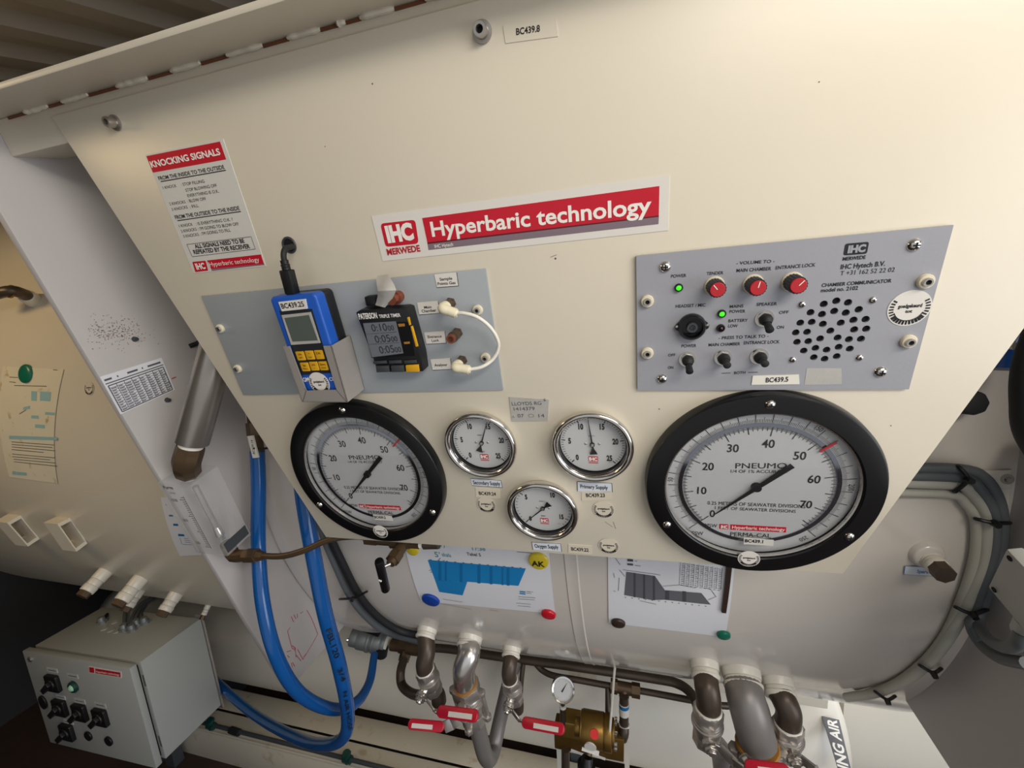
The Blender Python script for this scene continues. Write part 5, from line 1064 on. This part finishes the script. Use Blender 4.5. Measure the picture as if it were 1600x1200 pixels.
P = [at(836, 1036, 1.10), at(848, 1048, 1.09), at(866, 1056, 1.08), at(900, 1062, 1.08), at(955, 1072, 1.08), at(1010, 1081, 1.08), at(1080, 1094, 1.08), at(1135, 1103, 1.10), at(1160, 1096, 1.12)]
t = thing('thin_pipe', 'thin dark pipe behind the small round gauge running to the brown tee above the regulator', 'pipe', Matrix.Translation(P[4])); f_ = rel(t)
o = MB(); o.tube([f_(p) for p in P], .0085, 14, 6); o.build('tube', 'dark_bronze', t)
o = MB(); a, b = at(954, 1071, 1.075), at(1000, 1080, 1.075); d = b - a; o.cyl(f_(a), f_(a + d * .24), .019, None, 6); o.cyl(f_(a + d * .22), f_(a + d * .72), .016, None, 16); o.cyl(f_(a + d * .72), f_(b), .019, None, 6); o.cyl(f_(a + d * .48), f_(at(975, 1090, 1.06)), .014, None, 14); o.build('tee_fitting', 'bronze', t)
P = [at(1188, 1088, 1.0), at(1196, 1108, 1.0), at(1203, 1140, 1.0), at(1206, 1180, 1.0)]
t = thing('thin_pipe', 'thin dark pipe passing down between the fat dark elbow and the last valve', 'pipe', Matrix.Translation(P[0])); f_ = rel(t); o = MB(); o.tube([f_(p) for p in P], .009, 12, 6); o.build('tube', 'dark_bronze', t)
P = [at(818, 1034, 1.10), at(815, 1060, 1.08), at(812, 1100, 1.06)]
t = thing('thin_pipe', 'thin dark pipe dropping behind the slim ball valve', 'pipe', Matrix.Translation(P[0])); f_ = rel(t); o = MB(); o.tube([f_(p) for p in P], .0075, 12, 6); o.build('tube', 'dark_bronze', t)

# ------------------------------------------------------------------ brass regulator with its round gauge
z5b = zoomer(8, 840, 1050); Y0 = 1.02
def rg(x, y, dy=0.0): return at(*z5b(x, y), Y0 + dy)
t = thing('gas_regulator', 'brass gas regulator with red dot and small dial gauge among the valves', 'regulator', Matrix.Translation(rg(700, 900))); f_ = rel(t)
k = (rg(800, 700) - rg(700, 700)).length / 100
o = MB(); o.hexa([f_(rg(*p)) for p in ((212, 960), (1078, 1135), (1082, 850), (200, 700))], [f_(rg(*p) + V(0, .05, 0)) for p in ((212, 960), (1078, 1135), (1082, 850), (200, 700))]); o.build('manifold_block', 'brass', t, bevel=.003)
o = MB(); o.box((0, 0, 0), (.05, .05, .05), Matrix.Translation(f_(rg(430, 640, .02)))); lab(o.build('brass_block', 'pale_brass', t, bevel=.003), 'bright yellow brass block')
c = rg(700, 715, -.03); ax = (rg(930, 770, -.03) - rg(480, 680, -.03)).normalized()
o = MB()
for s0, s1, r in ((-220, -150, 105), (-150, -130, 180), (-130, 120, 188), (120, 132, 180), (132, 215, 192), (215, 245, 150)): o.cyl(f_(c + ax * s0 * k), f_(c + ax * s1 * k), r * k, None, 32)
o.build('regulator_body', 'brass', t, bevel=.0008)
o = MB()
for i in range(8):
    a = i * PI / 4; y_ = ax.cross(V(0, 1, 0)).normalized(); x_ = y_.cross(ax); p = c + ax * 245 * k + (x_ * math.cos(a) + y_ * math.sin(a)) * 140 * k; o.cyl(f_(p), f_(p + ax * 30 * k), 22 * k, None, 10)
o.build('body_bolt', 'chrome', t)
def face(p, r, m, name, lbl=None, th_=.004):
    d = (c - p); d = (p - c) - ax * (p - c).dot(ax); d = d.normalized(); o_ = MB(); o_.cyl(f_(p - d * .004), f_(p + d * th_), r, None, 24); a_ = o_.build(name, m, t)
    if lbl: lab(a_, lbl)
    return a_
def onbody(x, y):                                # front of the cylinder at a mark
    p = rg(x, y, -.03); u_ = (p - c); s_ = u_.dot(ax); w = u_ - ax * s_; q_ = V(0, -1, 0) - ax * V(0, -1, 0).dot(ax); q_.normalize(); h = w - q_ * w.dot(q_); rr = 188 * k; return c + ax * s_ + h + q_ * math.sqrt(max(0, rr * rr - h.length_squared))
face(onbody(722, 622), 50 * k, 'red_cap', 'red_dot', 'red round dot'); face(onbody(675, 750), 70 * k, 'sticker', 'inspection_sticker', None, .001); face(onbody(722, 690) + V(0, 0, .0), 1 * k, 'brass', 'body_stud')
p = onbody(690, 835); o = MB(); o.box((0, 0, 0), (200 * k, .001, 46 * k), Matrix.Translation(f_(p + V(-.004, -.002, -.004))) @ Matrix.Rotation(R(8), 4, 'Y') @ Matrix.Rotation(R(-38), 4, 'X')); o.build('number_strip', 'sticker', t)
for x, y, r in ((630, 490, 26), (735, 520, 38)): p = rg(x, y, .0); o = MB(); o.cyl(f_(rg(x, y + 60, 0)), f_(p), r * k, None, 12); o.build('top_plug', 'red_cap' if r > 30 else 'dark_bronze', t)
g0, g1 = rg(315, 690), rg(315, 430); o = MB(); o.cyl(f_(g0), f_(g1), 42 * k, 36 * k, 16); o.cyl(f_(g1), f_(rg(315, 400)), 26 * k, None, 8); o.build('gauge_stem', 'dark_bronze', t)
o = MB(); o.cyl(f_(g1 - V(0, 0, .003)), f_(g1 + V(0, 0, .004)), 44 * k, None, 16); o.build('thread_seal', 'white_plastic', t)
gc = rg(318, 222, -.01); gm = Matrix.Translation(f_(gc)) @ (V(.28, -.9, .72)).to_track_quat('Z', 'Y').to_matrix().to_4x4(); gr = 140 * k
o = MB(); o.lathe([(0, -.020), (gr, -.020), (gr * 1.02, .002), (gr * .98, .006), (gr * .86, .005), (gr * .84, .001)], 40, gm); gb = lab(o.build('dial_gauge', 'chrome', t), 'small round dial gauge')
o = MB(); o.cyl((0, 0, -.001), (0, 0, .0008), gr * .86, None, 36); o.warp(lambda p: gm @ p); gd_ = o.build('dial', 'dial_face', gb)
o = MB()
for i in range(26): a = R(225 - 270 * i / 25); o.stroke((gr * .80 * math.cos(a), gr * .80 * math.sin(a)), (gr * (.66 if i % 5 == 0 else .73) * math.cos(a), gr * (.66 if i % 5 == 0 else .73) * math.sin(a)), .0005, .0012)
a = R(48); o.prism([(gr * .62 * math.cos(a), gr * .62 * math.sin(a)), (-gr * .2 * math.cos(a) - gr * .07 * math.sin(a), -gr * .2 * math.sin(a) + gr * .07 * math.cos(a)), (-gr * .2 * math.cos(a) + gr * .07 * math.sin(a), -gr * .2 * math.sin(a) - gr * .07 * math.cos(a))], .0014, .0022)
o.warp(lambda p: gm @ p); o.build('pointer', 'ink', gd_)
o = MB(); o.tube([f_(rg(1080, 300, .03)), f_(rg(1080, 640, .03))], 56 * k, 18, 0); o.tube([f_(rg(1080, 660, .03)), f_(rg(1080, 760, .02)), f_(rg(1060, 830, .02))], 60 * k, 16, 4); o.build('side_pipe', 'dark_bronze', t)
o = MB(); o.cyl(f_(rg(1080, 385, .03)), f_(rg(1080, 525, .03)), 61 * k, None, 20); s = lab(o.build('pipe_label', 'sticker', t), 'white and blue label round the side pipe'); o = MB(); o.cyl(f_(rg(1080, 395, .03)), f_(rg(1080, 435, .03)), 62 * k, None, 20); o.build('blue_band', 'blue_print_dark', s)
o = MB(); o.cyl(f_(rg(1080, 645, .03)), f_(rg(1080, 668, .03)), 66 * k, None, 18); o.build('thread_seal', 'white_plastic', t)
o = MB(); o.tube([f_(rg(880, 180, .06)), f_(rg(880, 560, .02))], 36 * k, 12, 0); o.build('riser_tube', 'dark_bronze', t)
o = MB(); o.tube([f_(rg(640, 880, -.04)), f_(rg(645, 960, -.05)), f_(rg(630, 1040, -.06))], 46 * k, 14, 4); o.build('outlet_elbow', 'bronze', t)
o = MB(); o.cyl(f_(rg(620, 1060, -.06)), f_(rg(610, 1200, -.07)), 62 * k, 90 * k, 20); o.cyl(f_(rg(610, 1150, -.07)), f_(rg(610, 1210, -.07)), 105 * k, None, 24); lab(o.build('outlet_knob', 'black_plastic', t), 'black knob under the regulator')
o = MB(); o.tube([f_(rg(350, 960, -.005)), f_(rg(350, 1210, -.005))], 55 * k, 14, 0); o.build('drain_pipe', 'dark_bronze', t)
o = MB(); o.box((0, 0, 0), (170 * k, .001, 36 * k), Matrix.Translation(f_(rg(500, 1005, -.002))) @ Matrix.Rotation(R(11), 4, 'Y')); o.box((0, 0, 0), (170 * k, .001, 36 * k), Matrix.Translation(f_(rg(760, 1058, -.002))) @ Matrix.Rotation(R(11), 4, 'Y')); o.build('block_label', 'sticker', t)
o = MB(); o.box((0, 0, 0), (60 * k, .004, .14), Matrix.Translation(f_(rg(1115, 1030, .055)))); o.box((0, 0, 0), (60 * k, .004, .14), Matrix.Translation(f_(rg(270, 1060, .055)))); o.build('mounting_strip', 'white_paint', t)
P = [at(963, 1028, 1.0), at(960, 1050, .98), at(957, 1090, .97), at(953, 1140, .965), at(951, 1166, .96)]
t = thing('hanging_wire', 'white wire hanging from the shell to the brass regulator', 'wire', Matrix.Translation(P[0])); f_ = rel(t); o = MB(); o.tube([f_(p) for p in P], .0032, 10, 5); o.build('strand', 'white_plastic', t)

# ------------------------------------------------------------------ tank, base frame and its pipe
xe = at(1302, 1150, 1.4).x
tk = thing('air_tank', 'long cream air tank lying under the pressure chamber', 'tank', T(0, 1.40, 0)); TZ, TR_ = Z(-1.389), .200
o = MB(); o.lathe([(0, -2.6), (TR_ * .7, -2.55), (TR_, -2.42), (TR_, xe - .10), (TR_ * .93, xe - .045), (TR_ * .72, xe - .012), (TR_ * .4, xe), (0, xe + .004)], 96, T(0, 0, TZ) @ Matrix.Rotation(PI / 2, 4, 'Y')); o.build('tank_shell', 'white_paint', tk, sharp=50)
for x in (-1.9, -.2, xe - .3): o = MB(); o.box((x, .0, .09), (.05, .22, .18)); o.build('tank_foot', 'dark_grey', tk)
bf = thing('base_frame', 'cream steel base frame rail on the floor in front of the air tank', 'base frame', T(0, 1.19, 0))
o = MB(); o.box((-.35, -.045, .075), (4.1, .09, .15)); o.box((-.35, .04, .147), (4.1, .107, .006)); o.build('rail', 'grimy_paint', bf, bevel=.002)
o = MB(); o.box((-.35, -.092, .146), (4.1, .006, .010)); o.build('rail_lip', 'grimy_paint', bf, bevel=.001)
P = [onz(u, v, .165) for u, v in ((250, 1112), (340, 1135), (544, 1186), (600, 1200), (700, 1226))]
t = thing('black_pipe', 'thin black pipe with green fittings along the base frame rail', 'pipe', Matrix.Translation(P[0])); f_ = rel(t)
o = MB(); o.tube([f_(p) for p in P], .0075, 12, 0); o.build('tube', 'dark_grey', t)
o = MB(); a, b = onz(360, 1140.5, .165), onz(374, 1145, .165); o.cyl(f_(a), f_(b), .013, None, 8); o.build('coupling', 'black_rubber', t)
for u, v in ((330, 1134), (543, 1186)):
    a = onz(u, v, .165); d = (P[2] - P[1]).normalized(); o = MB(); o.cyl(f_(a - d * .016), f_(a + d * .016), .014, None, 8); o.cyl(f_(a + V(0, 0, -.012)), f_(a + V(0, 0, .022)), .012, .013, 8); o.cyl(f_(a + V(0, 0, .02)), f_(a + V(0, -.004, .030)), .016, .014, 10); lab(o.build('green_fitting', 'green_fitting', t), 'dark green pipe fitting')
pB = at(1110, 1075, 1.2); xq = at(1291, 1103, 1.2).x
t = thing('cross_beam', 'cream beam end between the shell and the air tank behind the last valves', 'beam', V(0, 0, 0) and Matrix.Translation((xq - .7, 1.22, pB.z + .016))); t['kind'] = 'thing'
o = MB(); o.box((0, 0, 0), (1.4, .06, .032)); o.build('beam_body', 'cream_paint', t, bevel=.002)
o = MB(); o.box((.25, 0, .034), (.05, .05, .036)); o.box((-.45, 0, .034), (.05, .05, .036)); o.build('beam_lug', 'cream_paint', t)
p = at(910, 1045, 1.16); t = thing('bracket_plate', 'small rust-flecked bracket plate hanging behind the brown pipe', 'bracket', Matrix.Translation(p)); o = MB(); o.hexa([at(u, v, 1.16) - p for u, v in ((888, 1064), (932, 1070), (932, 1022), (890, 1020))], [at(u, v, 1.16) - p + V(0, .006, 0) for u, v in ((888, 1064), (932, 1070), (932, 1022), (890, 1020))]); o.build('bracket_sheet', 'grimy_paint', t)

# ------------------------------------------------------------------ electrical control box
BY = .80; c0 = at(120, 1092, BY); tilt = R(2.6)
BM = Matrix.Translation(c0) @ Matrix.Rotation(-tilt, 4, 'Y')
bx = thing('control_box', 'grey control box with black rotary switches standing in the dark corner', 'control box', BM); BI = BM.inverted()
def bl_(u, v): p = BI @ at(u, v, BY); return Vector((p.x, p.z))
q = [bl_(*p) for p in ((77, 1165), (240, 1195), (205, 1045), (37, 1018))]
bx0 = (q[0].x + q[3].x) / 2; bx1 = (q[1].x + q[2].x) / 2; bz0 = (q[0].y + q[1].y) / 2; bz1 = (q[2].y + q[3].y) / 2; DEP = .20
FM = Matrix(((1, 0, 0, 0), (0, 0, -1, 0), (0, 1, 0, 0), (0, 0, 0, 1)))        # sheet (x, y, out) -> box front
o = MB(); o.box(((bx0 + bx1) / 2, .010, (bz0 + bz1) / 2), (bx1 - bx0, .020, bz1 - bz0)); o.build('door', 'box_grey', bx, bevel=.003)
o = MB(); o.box(((bx0 + bx1) / 2, .026, (bz0 + bz1) / 2), (bx1 - bx0 - .03, .012, bz1 - bz0 - .03)); o.build('door_seal', 'hole_black', bx)
o = MB(); o.box(((bx0 + bx1) / 2 + .004, .03 + DEP / 2, (bz0 + bz1) / 2), (bx1 - bx0 - .006, DEP, bz1 - bz0 - .006)); o.build('case', 'box_grey', bx, bevel=.002)
o = MB(); o.box((bx1 - .01, .03 + DEP + .004, (bz0 + bz1) / 2), (.03, .006, bz1 - bz0 + .02)); o.box((bx1 - .003, .035, bz1 - .07), (.006, .012, .04)); o.box((bx1 - .003, .035, bz0 + .07), (.006, .012, .04)); o.build('hinge_lug', 'cast_steel', bx)
z6 = zoomer(4, 0, 900)
def bf2(x, y): return bl_(*z6(x, y))
def on_front(o_): return o_.warp(lambda p: FM @ p)
for x, y in ((345, 662), (388, 815), (512, 845), (640, 875), (432, 968)):
    p = bf2(x, y); o = MB(); s_ = .030; o.prism(rrect(p.x - s_, p.y - s_, p.x + s_, p.y + s_, .006), 0, .012); on_front(o); k = lab(o.build('rotary_switch', 'black_plastic', bx, bevel=.002), 'black rotary switch')
    o = MB(); o.cyl((p.x, p.y, .012), (p.x, p.y, .018), .022, .020, 28); a = R(40); d = (math.cos(a), math.sin(a)); n = (-d[1], d[0])
    o.prism([(p.x + d[0] * .024 + n[0] * .008, p.y + d[1] * .024 + n[1] * .008), (p.x - d[0] * .026 + n[0] * .009, p.y - d[1] * .026 + n[1] * .009), (p.x - d[0] * .026 - n[0] * .009, p.y - d[1] * .026 - n[1] * .009), (p.x + d[0] * .024 - n[0] * .008, p.y + d[1] * .024 - n[1] * .008)], .018, .030); on_front(o); o.build('switch_handle', 'black_plastic', k, bevel=.002)
for x, y, w in ((328, 588, .026), (456, 624, .026), (382, 756, .022), (500, 780, .026), (628, 806, .026), (430, 910, .022)):
    p = bf2(x, y); o = MB(); o.prism([(p.x - w, p.y - .008), (p.x + w, p.y - .008), (p.x + w, p.y + .008), (p.x - w, p.y + .008)], 0, .0014); on_front(o); k = o.build('name_plate', 'light_grey_plastic', bx); o = MB(); o.stroke((p.x - w * .75, p.y), (p.x + w * .75, p.y), .003, .0018); on_front(o); o.build('lettering', 'faint_ink', k)
p = bf2(466, 688); o = MB(); o.lathe([(.012, .003), (.013, .010), (.017, .010), (.020, .006), (.020, 0)], 28, T(p.x, p.y)); on_front(o); k = lab(o.build('indicator_lamp', 'green_fitting', bx), 'green indicator lamp'); o = MB(); o.lathe([(0, .016), (.008, .014), (.0125, .008), (.0125, .003)], 24, T(p.x, p.y)); on_front(o); o.build('lens', 'lamp_green', k)
for x, y, rx, ry in ((275, 785, .019, .026), (558, 996, .017, .017), (685, 1028, .017, .017)):
    p = bf2(x, y); o = MB(); o.prism([(p.x + rx * math.cos(2 * PI * i / 24), p.y + ry * math.sin(2 * PI * i / 24)) for i in range(24)], 0, .006); on_front(o); o.build('blanking_plug', 'black_plastic', bx, bevel=.0015)
p = bf2(190, 520); o = MB(); o.lathe([(0, .004), (.008, .004), (.010, .002), (.010, 0)], 20, T(p.x, p.y)); on_front(o); o.build('door_lock', 'steel', bx)
o = MB(); o.prism([bf2(*p) for p in ((558, 603), (762, 636), (760, 598), (556, 562))], 0, .001); on_front(o); k = lab(o.build('maker_sticker', 'sticker', bx), 'white and red sticker'); o = MB(); o.prism([bf2(*p) for p in ((600, 606), (756, 630), (754, 602), (598, 576))], .001, .0014); o.prism([bf2(*p) for p in ((562, 600), (592, 604), (590, 572), (560, 568))], .001, .0014); on_front(o); k2 = o.build('red_print', 'red_print', k)
o = MB(); lines(o, lambda u, v: bl_(u, v), z6, [('Hyperbaric technology', (606, 600), (750, 622), 12, .01)], .0018); on_front(o); o.build('lettering', 'white_print', k)
o = MB(); hgt = c0.z + bz0; o.box((bx0 + .06, .03 + DEP + .03, bz1 - .05 - (bz1 - .05 + c0.z) / 2), (.05, .04, bz1 - .05 + c0.z)); o.build('stand_post', 'dark_grey', bx); o = MB(); o.box((bx0 + .14, .03 + DEP + .03, bz1 - .05 - (bz1 - .05 + c0.z) / 2), (.05, .04, bz1 - .05 + c0.z)); o.build('stand_post', 'dark_grey', bx)
# glands and cables on its top
zg2 = zoomer(6.667, 100, 860); zt = c0.z + bz1
GL = [(395, 745, 'black_rubber'), (630, 838, 'cable_grey'), (712, 848, 'cable_grey'), (762, 792, 'cable_grey'), (845, 772, 'cable_grey')]
ends = [[(430, 690), (470, 650), (520, 640)], [(630, 740), (640, 640), (690, 560), (760, 500)], [(705, 740), (730, 660), (800, 560), (900, 500)], [(750, 700), (790, 620), (850, 540), (940, 495)], [(800, 690), (820, 620), (880, 540), (990, 492)]]
names = ['black control cable leaving the corner gland of the control box', 'grey control cable at the front edge of the gland cluster', 'grey control cable from the largest front gland of the control box', 'grey control cable from the middle gland of the control box', 'grey control cable from the rear gland of the control box']
for (x, y, m), en, nm in zip(GL, ends, names):
    p = BI @ onz(*zg2(x, y), zt - .004); p.z = bz1 - .006; o = MB(); o.cyl((p.x, p.y, p.z), (p.x, p.y, p.z + .012), .016, None, 8); o.cyl((p.x, p.y, p.z + .012), (p.x, p.y, p.z + .026), .012, .010, 20); o.build('cable_gland', 'galvanised', bx)
    w0 = BM @ V(p.x, p.y, p.z + .020); P = [w0]
    for i, e_ in enumerate(en): P.append(at(*zg2(*e_), w0.y + .05 * (i + .4)))
    t = thing('control_cable', nm, 'cable', Matrix.Translation(w0), None); f_ = rel(t); o = MB(); o.tube([f_(q_) for q_ in P], .0062, 12, 6); o.build('sheath', m, t)
for x, y in ((420, 815), (490, 835), (555, 850), (530, 745)):
    p = BI @ onz(*zg2(x, y), zt - .004); o = MB(); o.cyl((p.x, p.y, bz1 - .006), (p.x, p.y, bz1), .012, .011, 16); o.build('knockout_plug', 'box_grey', bx)

# ------------------------------------------------------------------ things at the far side of the panel
j0 = at(1543, 917, .56); j1 = at(1572, 857, .525); d2 = ray(1600, 985); jx = j1 - j0; j2 = CAM + d2 * (jx.dot(j0 - CAM) / jx.dot(d2))
ew = jx.length; jx.normalize(); jy = (j0 - j2).normalized(); jz = jx.cross(jy); s_ = .15; jn = (CAM - j0)
JM = Matrix(((jx.x, jy.x, jz.x, j0.x), (jx.y, jy.y, jz.y, j0.y), (jx.z, jy.z, jz.z, j0.z), (0, 0, 0, 1)))      # x up the near edge, -y away from it
zs = 1 if jz.dot(jn) > 0 else -1
jb = thing('junction_box', 'light grey junction box tilted beside the cable bundle', 'junction box', JM)
o = MB(); o.box((ew / 2, -s_ / 2, -zs * .007), (ew, s_, .014)); o.build('lid', 'box_grey', jb, bevel=.002)
o = MB(); o.box((ew / 2, -s_ / 2, -zs * .034), (ew - .006, s_ - .006, .042)); o.build('case', 'box_grey', jb, bevel=.002)
for x in (.007, ew - .007): o = MB(); o.cyl((x, -.007, -zs * .001), (x, -.007, zs * .0008), .0030, None, 16); o.build('lid_screw', 'hole_black', jb)
o = MB(); o.box((ew * .62, -.075, zs * .0004), (.022, .040, .001)); o.build('type_label', 'sticker', jb)
JI = JM.inverted(); p = JI @ at(1598, 986, .55); o = MB(); o.cyl(p, p + V(.022, 0, 0), .010, .011, 12); o.build('cable_gland', 'box_grey', jb)
pa = JI @ V(XP - .002, .64, j0.z - .02); pb = V(ew / 2, -s_ * .6, -zs * .05); o = MB(); o.tube([pb, (pb + pa) / 2, pa], .010, 10, 0); o.build('mounting_arm', 'steel', jb)
p = at(1568, 543, .64); r = rpx(33, p); t = thing('dome_cap', 'dark blue rounded cap peeking out beyond the slanting panel edge', 'cap', Matrix.Translation(p)); f_ = rel(t)
o = MB(); o.lathe([(0, r * 1.0), (r * .5, r * .88), (r * .88, r * .5), (r, 0), (r * 1.0, -r * .55), (r * .7, -r * .68), (0, -r * .74)], 40); o.build('shell', 'ball_blue', t, sharp=50)
o = MB(); q = f_(cw(1568, 543)); o.cyl((0, 0, 0), (q.x, q.y, q.z), r * .3, None, 16); o.build('neck', 'steel', t)
o = MB(); u_ = f_(at(1588, 541, .585)); o.cyl(u_, u_ + V(.0, .02, 0), .004, None, 10); o.build('vent_pin', 'white_plastic', t)
x, th = cyl(1493, 626); p = cp(x, th); n = radial(x, th); r = rpx(15, p); t = thing('pipe_plug', 'black pipe plug on the shell just beyond the slanting panel edge', 'plug', Matrix.Translation(p)); o = MB(); o.cyl(n * -.004, n * .012, r * .95, r * .95, 24); o.cyl(n * .010, n * .034, r, r * .94, 8); o.build('plug_body', 'black_rubber', t, bevel=.003)
P = [PW(.62, .17, -.02), at(1668, 430, .57), at(1632, 520, .56), at(1614, 575, .555), at(1611, 625, .555), at(1618, 680, .56), at(1660, 745, .60), V(XP - .004, .66, Z(-.20))]
t = thing('black_hose', 'thick black hose bowing into view at the picture edge above the junction box', 'hose', Matrix.Translation(P[2])); f_ = rel(t); o = MB(); o.tube([f_(p) for p in P], rpx(16, P[3]), 16, 6); o.build('tube', 'black_rubber', t)

# ------------------------------------------------------------------ the opening behind the chamber
a = at(1328, 1100, 2.1); b = at(1355, 1100, 2.1)
o = MB(); o.box(((a.x + b.x) / 2, 2.1, 1.0), (b.x - a.x, .08, 2.0)); struct(o.build('trim_1', 'post_paint', bevel=.003))
c = at(1480, 1100, 2.16); o = MB(); o.box(((b.x + c.x) / 2 + .35, 2.16, 1.1), (c.x - b.x + .7, .04, 2.2)); struct(o.build('wall_right', 'wall_paint'))
o = MB(); o.box((1.15, 1.95, Z(-1.24) / 2), (.9, .9, Z(-1.24))); struct(o.build('trim_2', 'bright_deck'))
sz = Z(-1.238)
q = [onz(u, v, sz) for u, v in ((1310, 1205), (1330, 1205), (1311, 1126), (1284, 1120))]; c = sum(q, V(0, 0, 0)) / 4
t = thing('sign_strip', 'dark sign strip lettered ING AIR on the bright ledge under the chamber', 'sign', Matrix.Translation(c)); q = [Vector((p.x - c.x, p.y - c.y)) for p in q]
o = MB(); o.prism(q, 0, .003); o.build('strip', 'sign_dark', t)
def sp(k, w): return (q[0] * (1 - w) + q[1] * w) * (1 - k) + (q[3] * (1 - w) + q[2] * w) * k
o = MB(); A_, B_ = sp(.0, .82), sp(.97, .82); o.text('ING AIR', A_, B_, (sp(.5, .18) - sp(.5, .82)).length * .98, .0034, .03); o.build('lettering', 'white_print', t)
